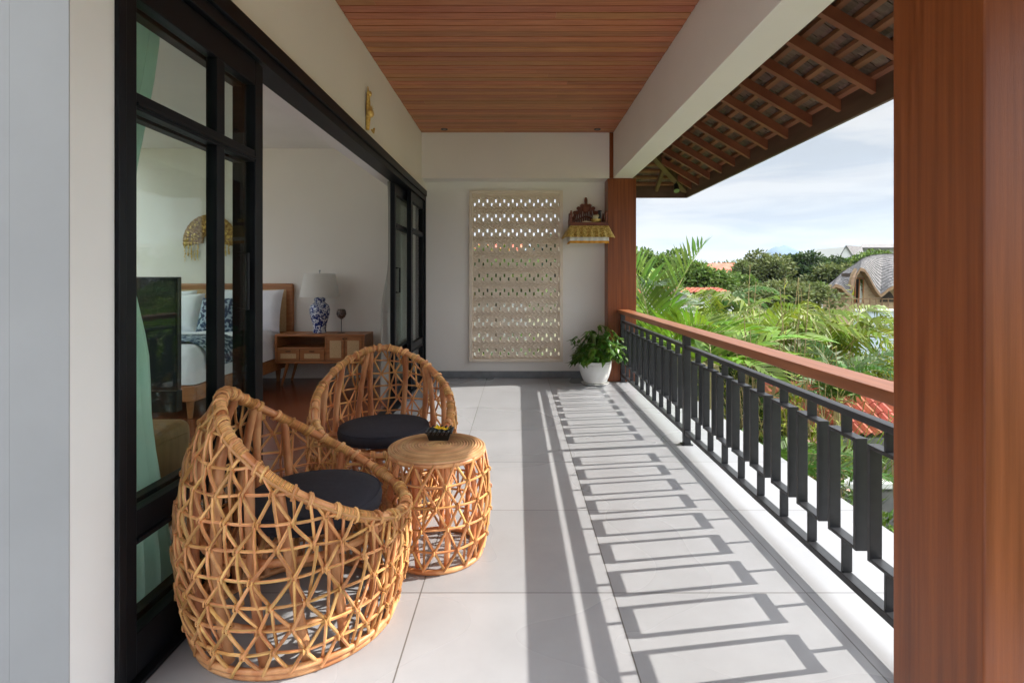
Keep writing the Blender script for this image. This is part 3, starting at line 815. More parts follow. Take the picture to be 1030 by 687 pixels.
TX, TY, TZ = -.385, 2.575, .52
def radt(z):
    pts = [(0, .212), (.1, .235), (.25, .249), (.38, .242), (.52, .215)]
    for (a, ra), (c, rc) in zip(pts[:-1], pts[1:]):
        if z <= c: q = (z-a)/(c-a); return ra+(rc-ra)*q
    return .21
tb = thing('rattan_side_table', 'round rattan drum side table with coiled top between the two chairs', 'side table', (0, 0, 0))
random.seed(8)
b = MB(); top = MB()
for i in range(17):
    r_ = .008+i*.0135; zz = .506+(.0 if i < 14 else -.003*(i-13))
    top.tube([(r_*math.cos(2*PI*j/48), r_*math.sin(2*PI*j/48), zz) for j in range(48)], .0078, 6, closed=True)
top.build('coiled_top', M['coil'], tb, smooth=True)
MB().lathe([(0, .493), (.222, .493), (.222, .503), (0, .503)], 40).build('top_backing', M['coil'], tb)
b = MB(); N = 15; dzt = .094; nodes = {}
def tn_(i, k):
    i %= N
    if (i, k) not in nodes: nodes[(i, k)] = (2*PI*(i+.5*(k % 2))/N+U(-.03, .03), .02+k*dzt+(U(-.006, .006) if 0 < k < 5 else 0))
    return nodes[(i, k)]
def tseg(n0, n1, r_, over):
    (a0, z0), (a1, z1) = n0, n1
    while a1-a0 > PI: a1 -= 2*PI
    while a1-a0 < -PI: a1 += 2*PI
    b.tube([P(a0+(a1-a0)*q/4, z0+(z1-z0)*q/4, over, radt) for q in range(5)], r_, 6)
for k in range(5):
    for i in range(N):
        n0 = tn_(i, k)
        if k: tseg(n0, tn_(i+1, k), .0056, .002)
        tseg(n0, tn_(i if k % 2 == 0 else i+1, k+1), .0062, .006); tseg(n0, tn_(i-1 if k % 2 == 0 else i, k+1), .0062, -.004)
        if k % 2 == 0 and k < 3 and rnd() < .6: tseg(n0, (tn_(i, k+2)[0]+U(-.02, .04), tn_(i, k+2)[1]), .0052, -.013)
for (i, k), (a, z) in nodes.items():
    if 0 < k < 5:
        p = P(a, z, .004, radt)
        b.tube([p+Vector((0, 0, 1))*.013*math.cos(w_)+Vector((math.cos(a), math.sin(a), 0))*.014*math.sin(w_) for w_ in (0, 1.05, 2.1, 3.15, 4.2, 5.25)], .0034, 4, closed=True)
b.build('woven_shell', M['rattan'], tb, smooth=True)
for z in (.011, .48):
    MB().tube([P(2*PI*i/48, z, -.004, radt) for i in range(48)], .012, 8, closed=True).build('ring', M['cane'], tb, smooth=True)
for i in range(9):
    a = 2*PI*i/9+.2
    MB().tube([P(a, .02+.47*q/5, -.032, radt) for q in range(6)], .013, 8).build('frame_pole', M['cane'], tb, smooth=True)
tb.location = (TX, TY, 0)

# offering tray on the table
bx = thing('woven_tray', 'small black woven tray with yellow flowers on the rattan side table', 'tray', (-.385, 2.62, .515))
X0, Y0 = -.385, 2.66
b = MB(); w1, w2 = .047, .060
zt0, zt1 = .5145, .556
o8 = [(-w1, -w1*.8, zt0), (w1, -w1*.8, zt0), (w1, w1*.8, zt0), (-w1, w1*.8, zt0), (-w2, -w2*.8, zt1), (w2, -w2*.8, zt1), (w2, w2*.8, zt1), (-w2, w2*.8, zt1)]
i8 = [(x*.9, y*.9, z+(.004 if z < .53 else 0)) for x, y, z in o8]
vs = [(x+X0, y+Y0, z) for x, y, z in o8+i8]
b.add(vs, [(3, 2, 1, 0), (0, 1, 5, 4), (1, 2, 6, 5), (2, 3, 7, 6), (3, 0, 4, 7), (8, 9, 10, 11), (12, 13, 9, 8), (13, 14, 10, 9), (14, 15, 11, 10), (15, 12, 8, 11), (4, 5, 13, 12), (5, 6, 14, 13), (6, 7, 15, 14), (7, 4, 12, 15)])
b.build('tray_body', M['tvb'], bx)
b = MB()
for i in range(-2, 3):
    for s in (-1, 1):
        b.tube([(X0+i*.022-.006, Y0+s*.049, zt1-.012), (X0+i*.022+.004, Y0+s*.052, zt1+.004), (X0+i*.022+.008, Y0+s*.044, zt1+.008)], .005, 5)
    for s in (-1, 1): b.tube([(X0+s*.061, Y0+i*.018, zt1-.01), (X0+s*.063, Y0+i*.018+.004, zt1+.005)], .005, 5)
b.build('woven_edge', M['black'], bx)
b = MB()
for c in ((.004, .0), (.03, -.012), (-.012, .012)):
    for a in range(6):
        t = 2*PI*a/6; b.leaf(Vector((X0+c[0], Y0+c[1], zt1+.002)), Vector((math.cos(t), math.sin(t), .5)), Vector((0, 0, 1)), .026, .016)
b.leaf(Vector((X0-.005, Y0, zt1)), Vector((-.3, 0, 1)), Vector((0, 1, 0)), .034, .018)
b.build('yellow_flowers', M['yellow'], bx)

# ------------------------------------------------------------------ potted plant
PX, PY = .965, 6.68
pt = thing('potted_plant', 'leafy green plant in a ribbed white pot by the far timber column', 'potted plant', (PX, PY, 0))
prof = [(0, .02), (.115, .02), (.13, .03)]
for i in range(12):
    z = .04+i*.02; r_ = .128+.072*math.sin(min(1, (z-.02)/.24)*PI/2)**.8
    prof += [(r_, z), (r_+.0035, z+.01)]
prof += [(.205, .275), (.205, .292), (.188, .292), (.185, .262), (0, .262)]
MB().lathe(prof, 40, (PX, PY, 0), False).build('pot', M['pot'], pt, smooth=35)
MB().lathe([(0, .0015), (.15, .0015), (.175, .022), (.168, .024), (.148, .008), (0, .008)], 36, (PX, PY, 0), False).build('saucer', M['pot'], pt, smooth=40)
MB().lathe([(0, .266), (.184, .264)], 30, (PX, PY, 0), False).build('soil', M['soil'], pt)
random.seed(21)
lf = MB(); st = MB()
st.tube([(PX, PY, .26), (PX-.02, PY, .45), (PX-.01, PY, .62)], [.03, .026, .022], 8)
for i in range(46):
    a = U(0, 2*PI); r_ = U(.03, .17); h = U(.15, .50)*(1-.35*r_/.17)
    base = Vector((PX+math.cos(a)*r_*.5, PY+math.sin(a)*r_*.5, .265))
    out = Vector((math.cos(a), math.sin(a), 0)); ph = U(.7, 1.3)
    xb = 1.25 if out.x > 0 else .95
    pts = [base, base+out*r_*.6*xb+Vector((0, 0, h*.6)), base+out*r_*1.1*xb+Vector((0, 0, h)), base+out*(r_*1.1+.06)*xb*ph+Vector((0, 0, h-.01)), base+out*(r_*1.1+.10)*xb*ph+Vector((0, 0, h-.14*ph))]
    st.tube(pts, [.004, .0035, .003, .0025, .002], 5)
    for k in range(1, 5):
        for m_ in range(5):
            q = U(0, 1); p = pts[k-1].lerp(pts[k], q); a2 = a+U(-1.5, 1.5)
            d = Vector((math.cos(a2), math.sin(a2), U(-1.3, .2)))
            lf.leaf(p, d, Vector((0, 0, 1))+out*.4, U(.07, .14), U(.04, .07), .12)
st.build('stems', M['stem'], pt); lf.build('foliage', M['potleaf'], pt)

# ------------------------------------------------------------------ shrine shelf
SY = YB-.16
sh = thing('wall_shrine', 'small carved wooden wall shrine draped in gold cloth beside the lattice screen', 'shrine', (.92, YB, 1.9))
zb_ = 1.30+(281-229)/541*6.95
X0 = (590.5-520.5)/541*6.95
BOX(X0-.235, X0+.245, YB-.34, YB-.001, zb_, zb_+.03).build('shelf_board', M['carved'], sh, bevel=.003)
b = MB()   # carved back with stepped scroll outline, pierced
n = 15
for i in range(n):
    x = -.21+.42*i/(n-1); t = abs(x)/.21
    h = .10+.15*math.cos(t*PI/2)**.8+.03*((i % 2))
    b.tube([(X0+x, YB-.02, zb_+.03), (X0+x*.93, YB-.022, zb_+.03+h*.55), (X0+x*.8+.012*math.sin(i*2.3), YB-.025, zb_+.03+h)], [.012, .008, .017], 6)
    b.ball((X0+x*.80, YB-.03, zb_+.03+h), (.028, .014, .024), 8, 5)
b.ball((X0, YB-.035, zb_+.26), (.055, .02, .06), 10, 6)
b.ball((X0, YB-.03, zb_+.36), (.022, .014, .05), 8, 6)
b.tube([(X0-.2, YB-.025, zb_+.08), (X0, YB-.025, zb_+.16), (X0+.2, YB-.025, zb_+.08)], .012, 6)
b.build('carved_back', M['carved'], sh, smooth=True)
for s in (-1, 1):
    b = MB(); b.box(X0+s*.222-.012, X0+s*.222+.012, YB-.32, YB-.015, zb_+.0305, zb_+.09); b.tube([(X0+s*.222, YB-.31, zb_+.08), (X0+s*.222, YB-.31, zb_+.20)], [.016, .008], 8); b.ball((X0+s*.222, YB-.31, zb_+.16), (.018, .018, .03), 8, 6)
    b.tube([(X0+s*.222, YB-.06, zb_+.08), (X0+s*.222, YB-.06, zb_+.19)], [.016, .008], 8)
    b.build('side_rail', M['carved'], sh, smooth=30)
BOX(X0-.21, X0+.21, YB-.335, YB-.32, zb_+.0305, zb_+.05).build('front_rail', M['carved'], sh)
# gold skirt
def skirt(name, m, z1, z0, fl, amp, seed, par):
    b = MB(); path = []
    n1 = 12; n2 = 60
    for i in range(n1): path.append((X0-.24, YB-.005-.345*i/n1, -1, 0))
    for i in range(n2): path.append((X0-.24+.485*i/n2, YB-.35, 0, -1))
    for i in range(n1+1): path.append((X0+.245, YB-.35+.345*i/n1, 1, 0))
    R_ = 5
    for r_ in range(R_+1):
        t = r_/R_
        for i, (x, y, nx, ny) in enumerate(path):
            if i < 14 and nx == 0: nx = -.6
            k_ = fl*t+amp*t*math.sin(i*.62+.5*math.sin(i*.21+seed))
            b.v.append((x+(nx*k_)+(.35*k_*(i-42)/42 if nx == 0 else 0), y+ny*k_, z1+(z0-z1)*t))
    m_ = len(path)
    for r_ in range(R_):
        for i in range(m_-1): a = r_*m_+i; b.f.append((a, a+1, a+m_+1, a+m_))
    return b.build(name, m, par, smooth=80)
skirt('gold_skirt', M['goldcloth'], zb_+.004, zb_-.145, .075, .016, 1, sh)
skirt('white_underskirt', M['white'], zb_-.002, zb_-.185, .004, .008, 2, sh)
skirt('orange_fringe', M['orange'], zb_-.1855, zb_-.215, .004, .009, 2, sh)
BOX(X0-.238, X0+.243, YB-.347, YB-.01, zb_-.004, zb_-.0005).build('shelf_cloth', M['white'], sh)
of = thing('offering_bowl', 'golden bowl of offerings on the wall shrine', 'bowl', (X0+.12, YB-.2, zb_+.03))
MB().lathe([(0, .031), (.05, .031), (.066, .05), (.07, .10), (.062, .10), (.055, .05), (0, .04)], 24, (X0+.11, YB-.2, zb_), False).build('bowl', M['gold'], of, smooth=True)
b = MB(); b.ball((X0+.10, YB-.2, zb_+.125), (.04, .04, .035), 10, 6); b.ball((X0+.14, YB-.19, zb_+.14), (.03, .03, .03), 10, 6); b.build('offering', M['cream'], of, smooth=True)
b = MB()
b.tube([(X0+.15, YB-.2, zb_+.10), (X0+.155, YB-.2, zb_+.19)], [.022, .018], 10); b.ball((X0+.155, YB-.2, zb_+.205), (.03, .02, .012), 8, 5)
b.build('dark_cup', M['tvb'], of, smooth=True)
o = MB().tube([(X0-.08, YB-.26, zb_+.052), (X0-.03, YB-.26, zb_+.056), (X0+.04, YB-.26, zb_+.052)], [.012, .02, .012], 10).build('rice_offering', M['cream'], smooth=True)
tag(o, 'pale folded leaf offering lying on the front of the wall shrine', 'offering')

# ------------------------------------------------------------------ bedroom furniture
bed = thing('bed', 'wooden bed with cane headboard and white bedding in the bedroom', 'bed', (-3.9, 6, 0))
BX0, BX1, BY0, BY1 = -4.95, -2.98, 4.95, 7.0
b = MB(); b.box(BX0, BX1, BY0, BY0+.04, .17, .315); b.box(BX1-.04, BX1, BY0+.041, BY1, .17, .315); b.box(BX0, BX0+.04, BY0+.041, BY1, .17, .315); b.box(BX0+.04, BX1-.04, BY0+.041, BY1, .2, .28)
b.build('bed_frame', M['oak'], bed, bevel=.008)
for x in (BX0+.08, BX1-.08):
    for y in (BY0+.08, BY1-.12):
        MB().tube([(x, y, .17), (x, y, 0.002)], [.036, .02], 12).build('leg', M['oak'], bed, smooth=True)
b = MB(); b.box(BX0-.12, BX1+.06, BY1+.002, BY1+.058, .3, 1.245)
hb = b.build('headboard', M['oak'], bed, bevel=.03, seg=4)
BOX(BX0-.04, BX1-.03, BY1-.004, BY1+.0015, .62, 1.17).build('cane_panel', M['canew'], hb)
b = MB(); seg_ = 20   # soft mattress with duvet
nx, ny = 28, 30
def soft(b, x0, x1, y0, y1, z0, z1, r_, seed, wr=.012, nx=26, ny=26):
    vs = []
    for j in range(ny+1):
        for i in range(nx+1):
            u_ = i/nx; v_ = j/ny
            x = x0+(x1-x0)*u_; y = y0+(y1-y0)*v_
            dx = min(x-x0, x1-x); dy = min(y-y0, y1-y)
            d = min(dx, dy)
            k_ = 1 if d >= r_ else math.sqrt(max(0, 1-(1-d/r_)**2))
            z = z0+(z1-z0)*(.0+1.0*k_)+wr*noise.noise(Vector((x*5, y*5, seed)))*k_
            vs.append((x, y, z))
    fs = [(j*(nx+1)+i, j*(nx+1)+i+1, (j+1)*(nx+1)+i+1, (j+1)*(nx+1)+i) for j in range(ny) for i in range(nx)]
    rim = [i for i in range(nx+1)]+[j*(nx+1)+nx for j in range(1, ny+1)]+[ny*(nx+1)+i for i in range(nx-1, -1, -1)]+[j*(nx+1) for j in range(ny-1, 0, -1)]
    fs.append(tuple(reversed(rim)))
    b.add(vs, fs)
b = MB(); b.box(BX0+.03, BX1-.03, BY0+.04, BY1-.005, .3155, .45); b.build('mattress', M['linen'], bed, bevel=.04, seg=4)
b = MB(); soft(b, BX0+.01, BX1-.005, BY0+.01, BY1-.01, .325, .675, .15, 1, .02, 44, 44); b.build('duvet', M['linen'], bed, smooth=85)
def pillow(label, c, wx, wz, th_, tilt, m, rzz=0):
    b = MB(); n = 16
    vs = []; 
    for s in (1, -1):
        for j in range(n+1):
            for i in range(n+1):
                u_ = -1+2*i/n; v_ = -1+2*j/n
                t = (max(0, (1-u_**4)*(1-v_**4)))**.5
                pin = 1-.07*(1-abs(u_)**2)*abs(v_)**3
                vs.append((u_*wx/2*(1-.05*(1-v_*v_)), s*th_/2*t, v_*wz/2*(1-.05*(1-u_*u_))))
    m2 = (n+1)**2
    fs = []
    for j in range(n):
        for i in range(n):
            a = j*(n+1)+i; fs.append((a, a+n+1, a+n+2, a+1)); fs.append((m2+a, m2+a+1, m2+a+n+2, m2+a+n+1))
    b.add(vs, fs); o = b.build('pillow', m, smooth=85)
    o.location = c; o.rotation_euler = (R(tilt), 0, R(rzz)); tag(o, label, 'pillow', 'pillows on the bed'); return o
pillow('large white pillow leaning on the headboard at the lamp side', (-3.36, 6.80, .90), .74, .56, .22, -16, M['linen'], 4)
pillow('large white pillow leaning on the headboard at the left side', (-4.42, 6.80, .90), .66, .54, .20, -16, M['linen'])
pillow('white pillow standing in front beside the blue one', (-4.12, 6.60, .89), .50, .50, .20, -20, M['linen'], -6)
pillow('square blue batik pillow in the middle of the bed', (-3.62, 6.50, .87), .46, .44, .18, -20, M['batik'])
# bed runner following the duvet top
b = MB(); n = 30
pr = [(BX0-.035, .36), (BX0-.02, .52), (BX0+.05, .655), (BX0+.18, .700)]+[(BX0+.18+(BX1-BX0-.36)*i/12, .706) for i in range(1, 13)]+[(BX1-.05, .655), (BX1+.02, .55), (BX1+.032, .44)]
for (x, z) in pr:
    b.v += [(x, 5.18, z+.002), (x, 5.5, z+.008), (x, 5.82, z+.002)]
for i in range(len(pr)-1):
    a = 3*i; b.f += [(a, a+3, a+4, a+1), (a+1, a+4, a+5, a+2)]
o = b.build('bed_runner', M['batik'], smooth=80); tag(o, 'blue patterned batik runner across the foot of the bed', 'bed runner')
sm_ = o.modifiers.new('thick', 'SOLIDIFY'); sm_.thickness = .008
b = MB()
for i in range(14):
    t = U(0, 6.28); b.leaf(Vector((-3.93+U(-.06, .06), 6.0+U(-.03, .03), .70)), Vector((math.cos(t), math.sin(t), .7)), Vector((0, 0, 1)), .07, .05)
o = b.build('petals', M['yellow']); tag(o, 'yellow flower petals laid on the white bed', 'flowers')

# nightstand
ns = thing('nightstand', 'low honey wood nightstand with cane drawers under the blue lamp', 'nightstand', (-2.4, 6.8, 0))
NX0, NX1, NY0, NY1 = -2.97, -1.87, 6.58, 6.98
NZ0, NZ1 = .27, .625
b = MB(); t_ = .028
b.box(NX0, NX1, NY0, NY1, NZ1-t_, NZ1); b.box(NX0, NX1, NY0, NY1, NZ0, NZ0+t_)
b.box(NX0, NX0+t_, NY0, NY1, NZ0+t_, NZ1-t_); b.box(NX1-t_, NX1, NY0, NY1, NZ0+t_, NZ1-t_); b.box(NX0+t_, NX1-t_, NY1-.02, NY1-.001, NZ0+t_, NZ1-t_)
b.box(-2.36, -2.335, NY0+.004, NY1-.02, NZ0+t_, NZ1-t_); b.box(NX0+t_, -2.36, NY0+.004, NY1-.02, .445, .463)
b.build('carcass', M['oak'], ns, bevel=.004)
for (a, c, z0, z1) in ((NX0+.032, -2.665, .302, .441), (-2.66, -2.364, .302, .441)):
    d = BOX(a, c, NY0-.004, NY0+.014, z0, z1).build('drawer', M['oak'], ns, bevel=.003)
    m_ = (a+c)/2
    BOX(m_-.095, m_+.095, NY0-.006, NY0-.0042, z0+.03, z1-.05).build('cane_inset', M['canew'], d)
    MB().tube([(m_-.03, NY0-.012, z1-.022), (m_+.03, NY0-.012, z1-.022)], .005, 6).build('pull', M['blackf'], d)
for (a, c) in ((-2.33, -2.12), (-2.116, -1.902)):
    d = BOX(a, c, NY0-.004, NY0+.014, .302, .594).build('cabinet_door', M['oak'], ns, bevel=.003)
    BOX(a+.035, c-.035, NY0-.006, NY0-.0042, .34, .55).build('cane_inset', M['canew'], d)
    m_ = -2.14 if a < -2.2 else -2.10
    MB().tube([(m_, NY0-.012, .575), (m_+.02, NY0-.012, .575)], .005, 6).build('pull', M['blackf'], d)
for (x, y, dx) in ((NX0+.14, NY0+.05, -.07), (NX1-.14, NY0+.05, .07), (NX0+.14, NY1-.06, -.07), (NX1-.14, NY1-.06, .07)):
    MB().tube([(x, y, NZ0), (x+dx, y-.01, .002)], [.022, .014], 10).build('leg', M['oak'], ns, smooth=True)
# lamp
LX, LY = -2.5, 6.8
lp = thing('table_lamp', 'blue and white porcelain table lamp with white drum shade', 'lamp', (LX, LY, NZ1))
MB().lathe([(0, .001), (.078, .001), (.08, .02), (.075, .045), (.082, .10), (.105, .18), (.122, .25), (.125, .30), (.112, .345), (.08, .372), (.062, .385), (.066, .40), (.07, .425), (.06, .44), (.03, .45), (.008, .455), (0, .455)], 32, (LX, LY, NZ1), False).build('lamp_base', M['blueware'], lp, smooth=True)
MB().lathe([(.242, .455), (.185, .745), (.183, .745), (.240, .455)], 40, (LX, LY, NZ1), False).build('lamp_shade', M['shade'], lp, smooth=True)
b = MB(); b.tube([(LX, LY, NZ1+.45), (LX, LY, NZ1+.77)], .005, 6); b.ball((LX, LY, NZ1+.78), .012, 8, 6)
for a in (0, 2.1, 4.2): b.tube([(LX, LY, NZ1+.74), (LX+.184*math.cos(a), LY+.184*math.sin(a), NZ1+.74)], .003, 4)
b.build('finial', M['steel'], lp)
gx = -2.22
gl = thing('candle_holder', 'small dark goblet candle holder beside the lamp', 'candle holder', (gx, 6.78, NZ1))
b = MB(); b.lathe([(0, .001), (.05, .001), (.05, .006), (.004, .01), (.004, .17), (.02, .18)], 20, (gx, 6.78, NZ1), False); b.build('stem', M['black'], gl, smooth=True)
MB().lathe([(.01, .175), (.045, .20), (.06, .235), (.055, .275), (.042, .298), (.038, .298), (.05, .27), (.054, .235), (.04, .205), (0, .18)], 20, (gx, 6.78, NZ1), False).build('cup', mat('mosaic_glass', (.03, .015, .015), .25, col2=(.20, .15, .13), scale=90, detail=0), gl, smooth=True)
# outlet
oo = thing('wall_outlet', 'double white socket plate low on the bedroom wall by the doorway', 'socket', (-1.78, YB-.035, .45))
BOX(-1.86, -1.70, YB-.04, YB-.0305, .42, .50).build('plate', M['white'], oo, bevel=.003)
for x in (-1.82, -1.74): MB().tube([(x, YB-.0402, .46), (x, YB-.044, .46)], .018, 14).build('socket', M['wall'], oo)
# fan ornament
FX, FZ = (211-520.5)/541*7.04, 1.3+(281-243)/541*7.04
fn = thing('fan_ornament', 'gold half round fan ornament with tassels above the bed', 'wall ornament', (FX, YB-.05, FZ))
b = MB(); n = 40
for i in range(n+1):
    a = PI*(-.06)+PI*1.12*i/n
    for r_ in (.09, .18, .27, .355):
        b.v.append((FX+r_*math.cos(a), YB-.045-.012*((i % 2)), FZ+r_*math.sin(a)))
for i in range(n):
    for q in range(3): a = i*4+q; b.f.append((a, a+4, a+5, a+1))
o = b.build('fan', M['goldfan'], fn); s_ = o.modifiers.new('t', 'SOLIDIFY'); s_.thickness = .006
b = MB()
for i in range(60):
    a = U(0, PI); r_ = U(.15, .34); b.ball((FX+r_*math.cos(a), YB-.06, FZ+r_*math.sin(a)), U(.01, .022), 6, 4)
b.build('beads', M['gold'], fn)
for s, n_, ll in ((-1, 5, .30), (1, 3, .22)):
    b = MB()
    for i in range(n_):
        x = FX+s*(.16+i*.042); L_ = ll*U(.5, 1)
        for k_ in range(int(L_/.02)): b.ball((x+U(-.006, .006), YB-.055, FZ-.02-k_*.02), U(.006, .013), 6, 4)
    b.build('tassel', M['gold'], fn)
# television and stand
tv = thing('television', 'large dark flat television standing at the foot of the bed', 'television', (-2.9, 3.4, 0))
BOX(-3.62, -2.14, 3.39, 3.43, .60, 1.315).build('housing', M['tvb'], tv, bevel=.006)
BOX(-3.61, -2.15, 3.384, 3.3895, .61, 1.305).build('screen', M['tv'], tv)
BOX(-3.58, -2.155, 3.40, 3.46, .46, .592).build('sound_bar', M['tv'], tv, bevel=.004)
b = MB(); b.box(-3.0, -2.94, 3.44, 3.48, .03, .70); b.box(-3.2, -2.74, 3.30, 3.62, .002, .03); b.build('stand', M['tvb'], tv, bevel=.004)
# console cabinet
cs = thing('console_cabinet', 'brown wooden console with rounded corners just behind the nearest glass door', 'cabinet', (-2.0, 2.4, 0))
BOX(-2.7, -1.60, 2.18, 2.66, .14, .62).build('body', M['console'], cs, bevel=.05, seg=5)
for i in range(3):
    x0_ = -2.63+i*.33
    b = BOX(x0_, x0_+.32, 2.172, 2.1795, .20, .56).build('cabinet_door', M['console'], cs, bevel=.003)
BOX(-1.5995, -1.594, 2.24, 2.60, .20, .56).build('side_panel', M['console'], cs, bevel=.002)
for (x, y) in ((-2.6, 2.25), (-1.7, 2.25), (-2.6, 2.58), (-1.7, 2.58)): MB().tube([(x, y, .14), (x, y, .002)], [.022, .014], 8).build('leg', M['black'], cs)

# ------------------------------------------------------------------ garden plants
def frond(b, base, az, el, length, arch, nl, ll, lw, droop=.5, vee=.35, start=.14, rach=None, twist=0):
    """arching palm frond: returns rachis points, leaflets go to b"""
    p = Vector(base); a = el; st = 16; pts = [p.copy()]; dirs = []
    for i in range(st):
        d = Vector((math.cos(az)*math.cos(a), math.sin(az)*math.cos(a), math.sin(a))); dirs.append(d)
        p = p+d*length/st; pts.append(p.copy()); a -= arch/st*(.4+1.2*i/st)
    if rach is not None: rach.tube(pts, [.014*(1-.8*i/st)*max(.6, length/2) for i in range(st+1)], 5)
    for k_ in range(nl):
        t = start+(1-start)*k_/(nl-1); f = t*st; i = min(int(f), st-1); q = pts[i].lerp(pts[i+1], f-i); d = dirs[i]
        sd = Vector((-math.sin(az), math.cos(az), 0)); up = sd.cross(d)
        if up.z < 0: up = -up
        L_ = ll*(math.sin(PI*min(1, .22+.70*t))**.6)*U(.88, 1.08)
        for s in (-1, 1):
            dd = (sd*s*(1-.45*t)+d*(.55+.6*t)+up*vee).normalized()
            dd = (dd+Vector((U(-.06, .06), U(-.06, .06), U(-.06, .06)))).normalized()
            m_ = q+dd*L_*.5; dd2 = (dd+Vector((0, 0, -droop*U(.6, 1.4)))).normalized(); e_ = m_+dd2*L_*.5
            wv = d*(lw*.5); fo = up*lw*.12
            b.add([q-wv*.3, q+wv*.3, m_+wv+fo, m_-wv+fo, e_], [(0, 1, 2, 3), (3, 2, 4)])
    return pts
def palm(name, label, cat, base, top, fr, m, seed, ll=.5, lw=.035, nl=26, droop=.5, group=None, trunk_r=.04, cane=1, vee=.35, separate=True):
    random.seed(seed)
    t = thing(name, label, cat, base, group)
    for i in range(cane):
        ox, oy = (0, 0) if cane == 1 else (U(-.2, .2), U(-.2, .2))
        MB().tube([(base[0]+ox*1.6, base[1]+oy*1.6, base[2]), ((base[0]+top[0])/2+ox, (base[1]+top[1])/2+oy, (base[2]+top[2])/2), (top[0]+ox*.4, top[1]+oy*.4, top[2])], [trunk_r*1.3, trunk_r, trunk_r*.8], 8).build('trunk', M['palmtrunk'], t, smooth=True)
    for (az, el, ln, arch) in fr:
        b = MB(); rc = MB()
        frond(b, (top[0]+U(-.05, .05), top[1]+U(-.05, .05), top[2]), R(az), R(el), ln, R(arch), nl, ll, lw, droop, vee, rach=rc)
        o = b.build('frond', m, t); rc.build('rachis', M['palmtrunk'], o)
    return t
def auto(n, e0, e1, l0, l1, a0, a1, seed, az0=0):
    random.seed(seed); return [(az0+360*i/n+U(-14, 14), U(e0, e1), U(l0, l1), U(a0, a1)) for i in range(n)]
def at(px_, py_, Y): return ((px_-520.5)/541*Y, Y, 1.3-(py_-281)/541*Y)

# azimuth: 0 = +X (right in the picture), 90 = away
palm('young_palm', 'bright green young palm with one tall upright frond next to the far column', 'palm', (2.35, 8.3, GZ), (2.10, 8.2, .05),
     [(20, 72, 1.98, 28), (70, 62, 1.9, 50), (-20, 40, 1.5, 60), (150, 60, 1.6, 60), (-70, 50, 1.5, 70), (45, 35, 1.5, 60), (110, 76, 1.7, 30)], M['palm'], 1, ll=.72, lw=.075, nl=24, droop=.25, vee=.5)
palm('silver_palm', 'silvery grey green palm tucked against the far column', 'palm', (2.05, 9.3, GZ), (2.0, 9.2, .35),
     auto(9, 20, 80, 1.0, 1.5, 40, 90, 3), M['silver'], 4, ll=.55, lw=.05, nl=22, droop=.35)
palm('fan_leaf_palm', 'broad leaved glossy palm spreading just beyond the middle of the handrail', 'palm', (2.95, 7.7, GZ), (2.72, 7.6, .05),
     [(5, 28, 1.75, 46), (-35, 20, 1.5, 50), (35, 34, 1.6, 60), (75, 40, 1.5, 60), (-75, 20, 1.3, 50), (160, 35, 1.2, 60), (200, 30, 1.2, 60)], M['palm'], 5, ll=.58, lw=.125, nl=15, droop=.3, vee=.3)
palm('areca_palm', 'tall areca palm with arching fronds left of the bamboo roofed house', 'palm', (5.0, 10.6, GZ), (4.95, 10.6, -.3),
     auto(9, 55, 84, 2.0, 2.6, 120, 170, 7), M['areca'], 6, ll=.66, lw=.085, nl=24, droop=1.1, group='areca palms in the garden', cane=4)
palm('areca_palm', 'arching areca palm directly below the bamboo roofed house', 'palm', (6.4, 10.9, GZ), (6.35, 10.8, -.5),
     auto(9, 58, 84, 2.0, 2.5, 125, 175, 9), M['areca'], 8, ll=.66, lw=.085, nl=24, droop=1.1, group='areca palms in the garden', cane=4)
palm('areca_palm', 'deeper green areca palm in the middle of the garden', 'palm', (4.1, 11.6, GZ), (4.15, 11.6, -.05),
     auto(10, 42, 82, 1.5, 2.1, 100, 150, 17), M['palm2'], 18, ll=.5, lw=.07, nl=24, droop=1.0, group='areca palms in the garden', cane=4)
palm('areca_palm', 'small areca palm low beside the terracotta tiled roof', 'palm', (5.35, 8.6, GZ), (5.2, 8.7, -.75),
     auto(10, 30, 80, 1.0, 1.5, 70, 120, 27), M['palm2'], 28, ll=.42, lw=.06, nl=20, droop=.8, group='areca palms in the garden', cane=3)
palm('areca_palm', 'slender areca palm behind the broad leaved palm', 'palm', (3.55, 9.6, GZ), (3.5, 9.6, -.2),
     auto(11, 35, 84, 1.2, 1.8, 60, 110, 37), M['areca'], 38, ll=.45, lw=.06, nl=20, droop=.8, group='areca palms in the garden', cane=4)
palm('areca_palm', 'dark areca palm close under the railing near the far post', 'palm', (2.75, 5.9, GZ), (2.75, 5.9, -1.1),
     auto(9, 35, 75, 1.0, 1.4, 60, 110, 47), M['palm2'], 48, ll=.42, lw=.05, nl=24, droop=.5, group='areca palms in the garden', cane=3)

